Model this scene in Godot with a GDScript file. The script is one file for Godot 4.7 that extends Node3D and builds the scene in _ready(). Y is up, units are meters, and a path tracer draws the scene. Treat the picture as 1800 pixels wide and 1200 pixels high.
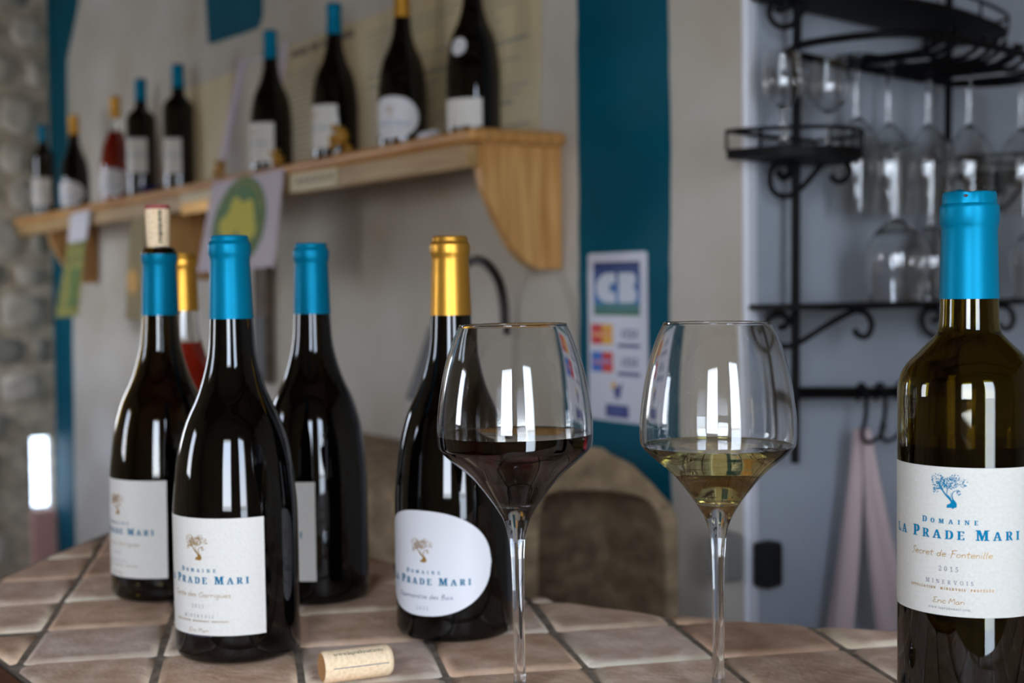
extends Node3D
# Wine bar: tiled counter with bottles and two glasses, shelf of bottles and an iron rack behind.
# Heights are given from the counter top; T is the counter top above the floor.
const T := 0.95
const W1A := Vector3(0.093, T, -2.25)
const W1X := Vector3(0.5299, 0.0, 0.8480)
const W1Z := Vector3(-0.8480, 0.0, 0.5299)
const W2A := Vector3(0.312, T, -1.90)
const W2X := Vector3(0.72, 0.0, -0.694)
const W2Z := Vector3(0.694, 0.0, 0.72)
var M := {}
var taken := {}
var glyphs := {}
var rng := RandomNumberGenerator.new()
var B1 := Basis(W1X, Vector3.UP, W1Z)
var B2 := Basis(W2X, Vector3.UP, W2Z)


class MB:
	var v := PackedVector3Array()
	var n := PackedVector3Array()
	var u := PackedVector2Array()
	var c := PackedColorArray()
	var i := PackedInt32Array()
	var col := Color.WHITE
	var xf := Transform3D()

	func vert(p: Vector3, nn: Vector3, uv := Vector2.ZERO) -> int:
		v.append(xf * p)
		n.append((xf.basis * nn).normalized())
		u.append(uv)
		c.append(col)
		return v.size() - 1

	func tri(a: int, b: int, d: int) -> void:
		var f := (v[b] - v[a]).cross(v[d] - v[a])
		if f.dot(n[a] + n[b] + n[d]) > 0.0:
			i.append_array([a, d, b])
		else:
			i.append_array([a, b, d])

	func quad(a: int, b: int, d: int, e: int) -> void:
		tri(a, b, d)
		tri(a, d, e)

	func face(p: Array, nn: Vector3) -> void:
		var f := v.size()
		for q in p:
			vert(q, nn)
		for k in range(1, p.size() - 1):
			tri(f, f + k, f + k + 1)

	func mesh() -> ArrayMesh:
		var a := []
		a.resize(Mesh.ARRAY_MAX)
		a[Mesh.ARRAY_VERTEX] = v
		a[Mesh.ARRAY_NORMAL] = n
		a[Mesh.ARRAY_TEX_UV] = u
		a[Mesh.ARRAY_COLOR] = c
		a[Mesh.ARRAY_INDEX] = i
		var m := ArrayMesh.new()
		m.add_surface_from_arrays(Mesh.PRIMITIVE_TRIANGLES, a)
		return m


# ---------- scene-graph helpers
func numbered(called: String) -> String:
	if not taken.has(called):
		taken[called] = 0
		return called
	taken[called] += 1
	return "%s_%03d" % [called, taken[called]]


func thing(called: String, label: String, category: String, at: Vector3, basis := Basis(), group := "") -> Node3D:
	var o := Node3D.new()
	o.name = numbered(called)
	o.transform = Transform3D(basis, at)
	o.set_meta("label", label)
	o.set_meta("category", category)
	if group:
		o.set_meta("group", group)
	add_child(o)
	return o


func put(called: String, shape, material: Material, parent: Node3D) -> MeshInstance3D:
	var o := MeshInstance3D.new()
	o.name = called
	o.mesh = shape.mesh() if shape is MB else shape
	o.material_override = material
	parent.add_child(o, true)
	return o


func struct(called: String, shape, material: Material) -> MeshInstance3D:
	var o := put(called, shape, material, self)
	o.set_meta("kind", "structure")
	return o


# ---------- materials
func mat(c: Color, rough := 0.6, metal := 0.0) -> StandardMaterial3D:
	var m := StandardMaterial3D.new()
	m.albedo_color = c
	m.roughness = rough
	m.metallic = metal
	return m


func noise(freq: float, octaves: int, a: Color, b: Color, size := 512, sd := 1, mid := 0.5) -> NoiseTexture2D:
	var f := FastNoiseLite.new()
	f.seed = sd
	f.frequency = freq
	f.fractal_octaves = octaves
	var g := Gradient.new()
	g.offsets = PackedFloat32Array([0.0, mid, 1.0])
	g.colors = PackedColorArray([a, a.lerp(b, 0.5), b])
	var t := NoiseTexture2D.new()
	t.width = size
	t.height = size
	t.seamless = true
	t.noise = f
	t.color_ramp = g
	return t


func textured(c: Color, tex: Texture2D, scale: Vector3, rough := 0.7, world := true, bump: Texture2D = null, depth := 0.1) -> StandardMaterial3D:
	var m := mat(c, rough)
	m.albedo_texture = tex
	m.uv1_triplanar = true
	m.uv1_world_triplanar = world
	m.uv1_scale = scale
	if bump:
		m.heightmap_enabled = true
		m.heightmap_texture = bump
		m.heightmap_scale = depth
	return m


func glass(c: Color, ior := 1.5, alpha := 0.0) -> StandardMaterial3D:
	var m := mat(Color(c.r, c.g, c.b, alpha), 0.0)
	m.refraction_enabled = true
	m.refraction_scale = (ior - 1.0) / 10.0
	return m


func materials() -> void:
	var bw := noise(0.012, 5, Color(0.62, 0.61, 0.60), Color(1, 1, 1), 512, 11)
	var fine := noise(0.05, 4, Color(0, 0, 0), Color(1, 1, 1), 512, 12)
	M.plaster = textured(Color(0.80, 0.775, 0.74), noise(0.006, 5, Color(0.80, 0.76, 0.68), Color(1, 1, 1), 512, 3, 0.35), Vector3(0.7, 0.7, 0.7), 0.85, true, fine, 0.15)
	M.plaster_warm = textured(Color(0.88, 0.80, 0.68), M.plaster.albedo_texture, Vector3(0.7, 0.7, 0.7), 0.85)
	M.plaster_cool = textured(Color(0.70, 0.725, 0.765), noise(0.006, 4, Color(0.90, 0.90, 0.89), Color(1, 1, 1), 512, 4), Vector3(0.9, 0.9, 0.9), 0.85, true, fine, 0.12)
	M.teal = textured(Color(0.0, 0.345, 0.415), noise(0.01, 4, Color(0.82, 0.86, 0.88), Color(1, 1, 1), 256, 5), Vector3(2, 2, 2), 0.6)
	for k in ["plaster", "plaster_cool", "teal"]:
		M[k].metallic_specular = 0.2
	M.mortar = textured(Color(1.0, 0.93, 0.82), bw, Vector3(3, 3, 3), 0.95, true, fine, 0.6)
	M.stone = textured(Color(1, 1, 1), noise(0.012, 5, Color(0.86, 0.85, 0.83), Color(1, 1, 1), 512, 6), Vector3(4, 4, 4), 0.9, true, fine, 0.5)
	M.stone.vertex_color_use_as_albedo = true
	M.tile = textured(Color(1, 1, 1), noise(0.010, 5, Color(0.80, 0.74, 0.68), Color(1.0, 1.0, 1.0), 512, 7), Vector3(5, 5, 5), 0.6, true, fine, 0.05)
	M.tile.metallic_specular = 0.3
	M.tile.vertex_color_use_as_albedo = true
	M.grout = textured(Color(0.62, 0.55, 0.47), bw, Vector3(9, 9, 9), 0.95)
	var grain := noise(0.012, 4, Color(0.76, 0.68, 0.56), Color(1, 1, 1), 512, 8)
	M.pine = textured(Color(0.87, 0.65, 0.38), grain, Vector3(0.6, 9, 9), 0.5, false)
	M.pine_up = textured(Color(0.90, 0.70, 0.44), grain, Vector3(9, 0.6, 9), 0.5, false)
	M.fascia = textured(Color(0.74, 0.62, 0.42), grain, Vector3(0.6, 9, 9), 0.6, false)
	M.oak = textured(Color(0.42, 0.22, 0.07), grain, Vector3(9, 9, 0.8), 0.4, false)
	M.ceiling = textured(Color(0.50, 0.36, 0.24), grain, Vector3(0.4, 6, 6), 0.7)
	M.floor = textured(Color(0.42, 0.33, 0.26), bw, Vector3(1.5, 1.5, 1.5), 0.6)
	M.ground = textured(Color(0.88, 0.87, 0.84), M.plaster.albedo_texture, Vector3(0.3, 0.3, 0.3), 0.9)
	M.rock = textured(Color(0.80, 0.69, 0.54), noise(0.012, 5, Color(0.56, 0.54, 0.52), Color(1, 1, 1), 512, 9), Vector3(3.2, 3.2, 3.2), 0.9, true, fine, 0.6)
	M.rock_shaded = textured(Color(0.65, 0.545, 0.42), M.rock.albedo_texture, Vector3(5, 5, 5), 0.95)  # darker copy of the rock, shade of the hollow put into its colour
	M.rock_pale = textured(Color(0.68, 0.60, 0.48), bw, Vector3(6, 6, 6), 0.9)
	M.iron = mat(Color(0.014, 0.014, 0.016), 0.6)
	M.iron.metallic_specular = 0.3
	M.copper = mat(Color(0.12, 0.085, 0.07), 0.4, 0.6)
	M.dark_glass = mat(Color(0.012, 0.010, 0.008), 0.03)
	M.amber_glass = mat(Color(0.05, 0.03, 0.006), 0.04)
	M.olive_glass = glass(Color(0.57, 0.49, 0.08), 1.5)
	M.deep_glass = glass(Color(0.34, 0.265, 0.035), 1.5)
	M.clear_glass = glass(Color(0.985, 0.985, 0.98), 1.5)
	M.pane_glass = mat(Color(1, 1, 1, 0.02), 0.0)
	M.pane_glass.transparency = BaseMaterial3D.TRANSPARENCY_ALPHA
	M.red_wine = glass(Color(0.15, 0.008, 0.018), 1.34)
	M.white_wine = glass(Color(0.97, 0.92, 0.62), 1.34)
	M.rose_wine = mat(Color(0.62, 0.13, 0.05), 0.08)
	M.dark_wine = mat(Color(0.02, 0.004, 0.006), 0.05)
	M.blue_cap = mat(Color(0.0, 0.44, 0.56), 0.42, 0.4)
	M.blue_cap.metallic_specular = 0.2
	M.gold_cap = mat(Color(0.80, 0.58, 0.22), 0.38, 0.85)
	M.black_cap = mat(Color(0.02, 0.02, 0.022), 0.4)
	M.label = textured(Color(0.87, 0.85, 0.815), noise(0.05, 3, Color(0.95, 0.94, 0.92), Color(1, 1, 1), 256, 10), Vector3(30, 30, 30), 0.7, false)
	M.estate_label = textured(Color(0.75, 0.735, 0.70), M.label.albedo_texture, Vector3(30, 30, 30), 0.75, false)
	M.label_cool = mat(Color(0.86, 0.85, 0.85), 0.6)
	M.ink_blue = mat(Color(0.0, 0.40, 0.53), 0.75)
	M.ink_blue.metallic_specular = 0.2
	M.ink_gold = mat(Color(0.64, 0.47, 0.19), 0.42, 0.35)
	M.ink_grey = mat(Color(0.34, 0.34, 0.44), 0.7)
	M.ink_black = mat(Color(0.10, 0.09, 0.09), 0.8)
	M.cork = textured(Color(1.0, 0.90, 0.75), noise(0.05, 4, Color(0.84, 0.78, 0.70), Color(1, 1, 1), 256, 13, 0.3), Vector3(22, 22, 22), 0.85, false)
	M.cork_end = textured(Color(0.86, 0.64, 0.40), noise(0.08, 4, Color(0.55, 0.48, 0.4), Color(1, 1, 1), 256, 14), Vector3(40, 40, 40), 0.9, false)
	M.wine_stain = mat(Color(0.62, 0.30, 0.28), 0.8)
	M.card = mat(Color(0.80, 0.78, 0.80), 0.7)
	M.cream = mat(Color(0.82, 0.76, 0.62), 0.7)
	M.poster = textured(Color(0.84, 0.77, 0.61), bw, Vector3(1, 1, 1), 0.55)
	M.poster.albedo_texture = noise(0.005, 3, Color(0.90, 0.88, 0.84), Color(1, 1, 1), 256, 15)
	M.lilac = mat(Color(0.76, 0.70, 0.73), 0.7)
	M.green = mat(Color(0.24, 0.42, 0.14), 0.7)
	M.lime = mat(Color(0.76, 0.70, 0.04), 0.7)
	M.olive_print = textured(Color(0.70, 0.65, 0.22), noise(0.02, 3, Color(0.35, 0.42, 0.3), Color(1, 1, 1), 256, 16), Vector3(6, 6, 6), 0.7, false)
	M.gold_ornament = mat(Color(0.72, 0.52, 0.16), 0.35, 0.5)
	M.navy = mat(Color(0.03, 0.06, 0.30), 0.6)
	M.print = mat(Color(1, 1, 1), 0.45)
	M.print.vertex_color_use_as_albedo = true
	M.white = mat(Color(0.86, 0.86, 0.88), 0.5)
	M.grey_plastic = mat(Color(0.50, 0.485, 0.46), 0.6)
	M.grey_strap = mat(Color(0.20, 0.19, 0.18), 0.6)
	M.brown_board = textured(Color(0.44, 0.37, 0.30), bw, Vector3(3, 3, 3), 0.8)
	M.towel = mat(Color(0.78, 0.69, 0.68), 0.95)
	M.pink = mat(Color(0.90, 0.68, 0.63), 0.8)
	M.frame = mat(Color(0.75, 0.74, 0.72), 0.5)
	M.acrylic = mat(Color(0.9, 0.92, 1.0, 0.12), 0.1)
	M.acrylic.transparency = BaseMaterial3D.TRANSPARENCY_ALPHA


# ---------- shape helpers
func sm(pts: Array, sub := 4) -> Array:
	var out := []
	for k in pts.size() - 1:
		var a = pts[maxi(k - 1, 0)]
		var b = pts[k]
		var c = pts[k + 1]
		var d = pts[mini(k + 2, pts.size() - 1)]
		for j in sub:
			var t := float(j) / sub
			out.append(0.5 * (2.0 * b + (c - a) * t + (2.0 * a - 5.0 * b + 4.0 * c - d) * t * t + (3.0 * b - a - 3.0 * c + d) * t * t * t))
	out.append(pts[-1])
	return out


func lathe(mb: MB, prof: Array, seg := 48, crease := 0.75) -> MB:
	var sn := []
	for k in prof.size() - 1:
		var d: Vector2 = (prof[k + 1] - prof[k]).normalized()
		sn.append(Vector2(d.y, -d.x))
	for k in prof.size() - 1:
		if prof[k].distance_to(prof[k + 1]) < 1e-7:
			continue
		var na: Vector2 = sn[k]
		var nb: Vector2 = sn[k]
		if k > 0 and sn[k - 1].dot(sn[k]) > crease:
			na = (sn[k - 1] + sn[k]).normalized()
		if k < sn.size() - 1 and sn[k + 1].dot(sn[k]) > crease:
			nb = (sn[k + 1] + sn[k]).normalized()
		var f := mb.v.size()
		for j in seg + 1:
			var t := TAU * (j % seg) / seg
			var s := sin(t)
			var c := cos(t)
			for e in [[prof[k], na], [prof[k + 1], nb]]:
				mb.vert(Vector3(e[0].x * s, e[0].y, e[0].x * c), Vector3(e[1].x * s, e[1].y, e[1].x * c), Vector2(float(j) / seg, e[0].y))
		for j in seg:
			var a := f + j * 2
			if prof[k].x > 1e-6:
				mb.tri(a, a + 1, a + 2) if prof[k + 1].x > 1e-6 else mb.tri(a, a + 1, a + 2)
			if prof[k + 1].x > 1e-6:
				mb.tri(a + 1, a + 3, a + 2)
	return mb


func tube(mb: MB, pts: Array, r: float, sides := 8, flat := 1.0) -> MB:
	var up := Vector3.UP
	var rings := []
	for k in pts.size():
		var d: Vector3 = (pts[mini(k + 1, pts.size() - 1)] - pts[maxi(k - 1, 0)]).normalized()
		if absf(d.dot(up)) > 0.95:
			up = Vector3.RIGHT if absf(d.x) < 0.9 else Vector3.BACK
		var x := up.cross(d).normalized()
		var y := d.cross(x).normalized()
		up = y
		var ring := []
		for j in sides:
			var t := TAU * j / sides
			var nn := x * cos(t) + y * sin(t)
			ring.append(mb.vert(pts[k] + x * cos(t) * r + y * sin(t) * r * flat, nn))
		rings.append(ring)
		if k > 0:
			for j in sides:
				mb.quad(rings[k - 1][j], rings[k - 1][(j + 1) % sides], ring[(j + 1) % sides], ring[j])
	for e in [0, pts.size() - 1]:
		var d2: Vector3 = (pts[0] - pts[1]) if e == 0 else (pts[-1] - pts[-2])
		var p := []
		for j in rings[e]:
			p.append(mb.xf.affine_inverse() * mb.v[j])
		mb.face(p, d2.normalized())
	return mb


func box(mb: MB, lo: Vector3, hi: Vector3, b := 0.0) -> MB:
	var c := (lo + hi) / 2.0
	var h := (hi - lo) / 2.0
	b = minf(b, minf(h.x, minf(h.y, h.z)) * 0.9)
	for ax in 3:
		for s in [-1.0, 1.0]:
			var nn := Vector3.ZERO
			nn[ax] = s
			var p := []
			for q in [[-1, -1], [1, -1], [1, 1], [-1, 1]]:
				var v := Vector3.ZERO
				v[ax] = s * h[ax]
				v[(ax + 1) % 3] = q[0] * (h[(ax + 1) % 3] - b)
				v[(ax + 2) % 3] = q[1] * (h[(ax + 2) % 3] - b)
				p.append(c + v)
			mb.face(p, nn)
	if b > 0.0:
		for ax in 3:
			var y := (ax + 1) % 3
			var z := (ax + 2) % 3
			for s in [[-1, -1], [1, -1], [1, 1], [-1, 1]]:
				var p := []
				for q in [[-1, 0], [1, 0], [1, 1], [-1, 1]]:
					var v := Vector3.ZERO
					v[ax] = q[0] * (h[ax] - b)
					v[y] = s[0] * (h[y] - (b if q[1] == 0 else 0.0))
					v[z] = s[1] * (h[z] - (0.0 if q[1] == 0 else b))
					p.append(c + v)
				var nn := Vector3.ZERO
				nn[y] = s[0]
				nn[z] = s[1]
				mb.face(p, nn.normalized())
		for sx in [-1, 1]:
			for sy in [-1, 1]:
				for sz in [-1, 1]:
					var s3 := Vector3(sx, sy, sz)
					mb.face([c + s3 * (h - Vector3(0, b, b)), c + s3 * (h - Vector3(b, 0, b)), c + s3 * (h - Vector3(b, b, 0))], s3.normalized())
	return mb


func prism(mb: MB, poly: PackedVector2Array, z0: float, z1: float, smooth := false) -> MB:
	var idx := Geometry2D.triangulate_polygon(poly)
	for e in [[z0, -1.0 if z0 < z1 else 1.0], [z1, 1.0 if z0 < z1 else -1.0]]:
		var f := mb.v.size()
		for p in poly:
			mb.vert(Vector3(p.x, p.y, e[0]), Vector3(0, 0, e[1]), p)
		for k in range(0, idx.size(), 3):
			mb.tri(f + idx[k], f + idx[k + 1], f + idx[k + 2])
	var cw := -1.0 if Geometry2D.is_polygon_clockwise(poly) else 1.0
	var nn := []
	for k in poly.size():
		var d := poly[(k + 1) % poly.size()] - poly[k]
		nn.append(Vector2(d.y, -d.x).normalized() * cw)
	for k in poly.size():
		var k2 := (k + 1) % poly.size()
		var na: Vector2 = nn[k]
		var nb: Vector2 = nn[k]
		if smooth:
			if nn[k - 1].dot(nn[k]) > 0.6:
				na = (nn[k - 1] + nn[k]).normalized()
			if nn[k2].dot(nn[k]) > 0.6:
				nb = (nn[k2] + nn[k]).normalized()
		var a := mb.vert(Vector3(poly[k].x, poly[k].y, z0), Vector3(na.x, na.y, 0))
		var b := mb.vert(Vector3(poly[k2].x, poly[k2].y, z0), Vector3(nb.x, nb.y, 0))
		var c := mb.vert(Vector3(poly[k2].x, poly[k2].y, z1), Vector3(nb.x, nb.y, 0))
		var d := mb.vert(Vector3(poly[k].x, poly[k].y, z1), Vector3(na.x, na.y, 0))
		mb.quad(a, b, c, d)
	return mb


func shrink(poly: PackedVector2Array, by: float) -> PackedVector2Array:
	var out := PackedVector2Array()
	var cw := -1.0 if Geometry2D.is_polygon_clockwise(poly) else 1.0
	var m := poly.size()
	for k in m:
		var d1 := (poly[k] - poly[(k + m - 1) % m]).normalized()
		var d2 := (poly[(k + 1) % m] - poly[k]).normalized()
		var n1 := Vector2(-d1.y, d1.x) * cw
		var n2 := Vector2(-d2.y, d2.x) * cw
		var b := (n1 + n2).normalized()
		out.append(poly[k] + b * by / maxf(0.5, b.dot(n1)))
	return out


# a pillow-shaped piece (tile, stone) on a polygon in the xy plane, bulging towards +z; rings of [inset, height]; last factor paints light onto the bevel rings
func pillow(mb: MB, poly: PackedVector2Array, rings: Array, lit_edge := 1.0) -> MB:
	var m := poly.size()
	var prev := []
	var mid := Vector2.ZERO
	for p in poly:
		mid += p / m
	var body := mb.col
	var reach := 1e9
	for k in m:
		reach = minf(reach, Geometry2D.get_closest_point_to_segment(mid, poly[k], poly[(k + 1) % m]).distance_to(mid))
	for r in rings.size():
		var ring := []
		var pp := PackedVector2Array()
		for p in poly:
			pp.append(mid + (p - mid) * (1.0 - rings[r][0] / reach))
		var tilt := float(r) / (rings.size() - 1)
		mb.col = body * lit_edge if r > 0 and r < rings.size() - 1 else body
		for k in m:
			var out := (poly[k] - mid).normalized()
			var nn := Vector3(out.x * (1.0 - tilt), out.y * (1.0 - tilt), 0.15 + tilt * 0.9)
			if r == 0:
				nn.z = 0.0
			ring.append(mb.vert(Vector3(pp[k].x, pp[k].y, rings[r][1]), nn))
		if r > 0:
			for k in m:
				mb.quad(prev[k], prev[(k + 1) % m], ring[(k + 1) % m], ring[k])
		prev = ring
	for k in range(1, m - 1):
		mb.tri(prev[0], prev[k], prev[k + 1])
	return mb


func v2(a: Array) -> PackedVector2Array:
	var out := PackedVector2Array()
	for k in range(0, a.size(), 2):
		out.append(Vector2(a[k], a[k + 1]))
	return out


func v2a(a: Array) -> Array:
	return Array(v2(a))


func rounded(lo: Vector2, hi: Vector2, r: float, seg := 4) -> PackedVector2Array:
	var out := PackedVector2Array()
	for q in [[hi.x - r, hi.y - r, 0.0], [lo.x + r, hi.y - r, 0.25], [lo.x + r, lo.y + r, 0.5], [hi.x - r, lo.y + r, 0.75]]:
		for k in seg + 1:
			var t: float = TAU * (q[2] + 0.25 * k / seg)
			out.append(Vector2(q[0] + cos(t) * r, q[1] + sin(t) * r))
	return out


# ---------- print on labels: 2D triangles (metres along the label, up), bent round the bottle later
func glyph(ch: String, bold: bool, sans := false) -> Array:
	var key := ch + str(bold) + str(sans)
	if not glyphs.has(key):
		var f := SystemFont.new()
		f.font_names = PackedStringArray(["Droid Sans" if sans else "Droid Serif"])
		f.font_weight = 700 if bold else 400
		var tm := TextMesh.new()
		tm.font = f
		tm.font_size = 64
		tm.pixel_size = 0.01
		tm.depth = 0.0
		tm.curve_step = 2.0
		tm.text = ch
		var t := PackedVector2Array()
		var a := tm.get_mesh_arrays() if tm.get_surface_count() else []
		if a.size():
			var vs: PackedVector3Array = a[Mesh.ARRAY_VERTEX]
			var ix = a[Mesh.ARRAY_INDEX]
			if ix == null or ix.size() == 0:
				for p in vs:
					t.append(Vector2(p.x, p.y))
			else:
				for k in ix:
					t.append(Vector2(vs[k].x, vs[k].y))
		var lo := Vector2(1e9, 1e9)
		var hi := -lo
		for p in t:
			lo = lo.min(p)
			hi = hi.max(p)
		glyphs[key] = [t, lo, hi]
	return glyphs[key]


# runs: [[text, cap height], ...]; fitted to the total width, centred on u = 0, baseline at v
func words(runs: Array, width: float, v: float, bold := false, squeeze := 1.0, sans := false) -> PackedVector2Array:
	var h: Array = glyph("H", bold, sans)
	var cap: float = h[2].y - h[1].y
	var items := []
	var total := 0.0
	for r in runs:
		var s: float = r[1] / cap
		for k in r[0].length():
			var ch: String = r[0][k]
			if ch == " ":
				items.append([null, s, r[1] * 0.35])
			else:
				var g := glyph(ch, bold, sans)
				items.append([g, s, (g[2].x - g[1].x) * s * squeeze])
			total += items[-1][2]
	var gap := (width - total) / maxf(1.0, items.size() - 1.0)
	var x := -width / 2.0
	var out := PackedVector2Array()
	for it in items:
		if it[0] != null:
			for thick in ([-0.065, 0.065] if bold and not sans else [0.0]):
				for p in it[0][0]:
					out.append(Vector2(x + ((p.x - it[0][1].x) * squeeze + thick * cap * 0.5) * it[1], v + (p.y - h[1].y) * it[1]))
		x += it[2] + gap
	return out


func stroke(out: PackedVector2Array, pts: Array, w0: float, w1: float) -> void:
	var p := sm(pts, 4)
	var l := []
	for k in p.size():
		var d: Vector2 = (p[mini(k + 1, p.size() - 1)] - p[maxi(k - 1, 0)]).normalized()
		var w := lerpf(w0, w1, float(k) / (p.size() - 1)) / 2.0
		l.append([p[k] + Vector2(-d.y, d.x) * w, p[k] - Vector2(-d.y, d.x) * w])
	for k in l.size() - 1:
		for q in [l[k][0], l[k][1], l[k + 1][1], l[k][0], l[k + 1][1], l[k + 1][0]]:
			out.append(q)


const HAND := {
	"S": [0.75, [[.85, 1.75, .5, 2.0, .3, 1.7, .4, 1.2, .5, .7, .35, .1, .05, -.25]]],
	"e": [0.72, [[.08, .5, .55, .6, .58, .88, .33, 1.0, .1, .7, .1, .25, .35, 0, .7, .2]]],
	"c": [0.7, [[.6, .85, .35, 1, .1, .65, .1, .25, .35, 0, .65, .2]]],
	"r": [0.62, [[.1, 1, .12, 0], [.12, .6, .3, .95, .58, .95]]],
	"t": [0.62, [[.3, 1.7, .25, .5, .3, .05, .5, .08], [0, 1.1, .62, 1.15]]],
	"d": [0.82, [[.6, .8, .35, 1, .1, .65, .1, .2, .3, 0, .55, .3, .68, 1.9], [.6, .6, .62, 0]]],
	"F": [0.95, [[.35, 1.9, .2, -.4], [.15, 1.75, .6, 2.05, 1.0, 2.0], [.25, .95, .75, 1.05]]],
	"o": [0.74, [[.35, 1, .1, .65, .12, .2, .35, 0, .6, .3, .58, .8, .35, 1]]],
	"n": [0.74, [[.1, 1, .12, 0], [.12, .6, .35, .98, .55, .8, .6, 0]]],
	"i": [0.34, [[.12, 1, .14, 0], [.16, 1.4, .2, 1.5]]],
	"l": [0.4, [[.25, 1.9, .1, .2, .28, 0]]],
	"E": [0.95, [[.85, 1.9, .3, 1.85, .1, 1.5, .5, 1.05, .1, .6, .15, .1, .5, 0, .9, .2]]],
	"M": [1.25, [[.0, 0, .2, 1.9, .5, .8, .9, 1.9, 1.08, 0]]],
	"a": [0.82, [[.6, .8, .35, 1, .1, .6, .12, .15, .35, 0, .58, .4, .62, .95, .62, .2, .78, .02]]],
	"C": [0.95, [[.85, 1.6, .5, 1.9, .1, 1.2, .1, .5, .4, 0, .85, .3]]],
	"G": [1.05, [[.85, 1.6, .5, 1.9, .1, 1.2, .1, .5, .4, 0, .85, .3, .9, .9, .55, .85]]],
	"s": [0.6, [[.5, .9, .25, 1, .12, .75, .45, .4, .4, .08, .08, .05]]],
	"u": [0.78, [[.1, 1, .12, .2, .3, 0, .55, .3, .6, 1, .62, .2, .75, .02]]],
	"g": [0.8, [[.6, .8, .35, 1, .1, .6, .15, .15, .4, .1, .6, .5, .6, 1, .55, -.5, .3, -.8, .08, -.5]]],
	"m": [1.1, [[.1, 1, .12, 0], [.12, .6, .3, .98, .48, .8, .5, 0], [.5, .6, .7, .98, .9, .8, .95, 0]]],
	"B": [0.95, [[.2, 1.9, .12, 0], [.1, 1.8, .6, 1.9, .7, 1.4, .2, 1.0, .75, .8, .7, .1, .12, 0]]],
}


func hand(text: String, width: float, v: float, xh: float, pen: float) -> PackedVector2Array:
	var total := 0.0
	for ch in text:
		total += 0.55 if ch == " " else HAND[ch][0]
	var k := width / total
	var out := PackedVector2Array()
	var x := -width / 2.0
	for ch in text:
		if ch == " ":
			x += 0.55 * k
			continue
		for s in HAND[ch][1]:
			var p := []
			for q in v2a(s):
				p.append(Vector2(x + q.x * k + q.y * xh * 0.18, v + q.y * xh))
			stroke(out, p, pen, pen * 0.8)
		x += HAND[ch][0] * k
	return out


func olive_tree(w: float, h: float, v: float) -> PackedVector2Array:
	var r := RandomNumberGenerator.new()
	r.seed = 77
	var out := PackedVector2Array()
	var z := func(x: float, y: float) -> Vector2: return Vector2((x - 812.0) / 475.0 * w, v + (765.0 - y) / 465.0 * h)
	var base := PackedVector2Array()
	for q in v2a([788, 757, 795, 715, 830, 703, 850, 672, 872, 640, 890, 655, 917, 695, 915, 745, 890, 750, 866, 768, 840, 745, 812, 750]):
		base.append(z.call(q.x, q.y))
	for k in Geometry2D.triangulate_polygon(base):
		out.append(base[k])
	var u := w / 475.0
	for s in [[[860, 690, 832, 645, 780, 592, 748, 550, 715, 515, 655, 517], 24, 12], [[862, 670, 828, 620, 792, 575, 803, 515], 10, 9], [[890, 690, 862, 625, 860, 575, 885, 540, 930, 528], 18, 5], [[850, 660, 838, 610, 842, 560], 5, 3], [[735, 520, 700, 480, 680, 420], 10, 4], [[803, 515, 830, 470, 860, 430], 9, 5], [[800, 520, 780, 470, 760, 430], 7, 4]]:
		var p := []
		for q in v2a(s[0]):
			p.append(z.call(q.x, q.y))
		stroke(out, p, s[1] * u, s[2] * u)
	for c in [[675, 415, 90, 105, 92, 670, 520], [640, 520, 62, 58, 26, 730, 490], [835, 440, 95, 78, 96, 810, 520], [890, 365, 80, 45, 36, 840, 480], [975, 430, 70, 66, 30, 860, 470], [942, 555, 38, 32, 18, 920, 520], [740, 470, 50, 60, 26, 760, 540]]:
		for k in c[4]:
			var t := r.randf() * TAU
			var d := sqrt(r.randf())
			var p := Vector2(c[0] + cos(t) * c[2] * d, c[1] + sin(t) * c[3] * d)
			var a := (p - Vector2(c[5], c[6])).angle() + r.randf_range(-0.6, 0.6)
			var l := r.randf_range(16, 30)
			var e := Vector2(cos(a), sin(a))
			var f := Vector2(-e.y, e.x) * l * r.randf_range(0.18, 0.30)
			var q := []
			for g in [p - e * l / 2.0, p - e * l * 0.1 + f, p + e * l / 2.0, p - e * l * 0.1 - f]:
				q.append(z.call(g.x, g.y))
			out.append_array([q[0], q[1], q[2], q[0], q[2], q[3]])
	return out


var arts := {}


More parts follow.
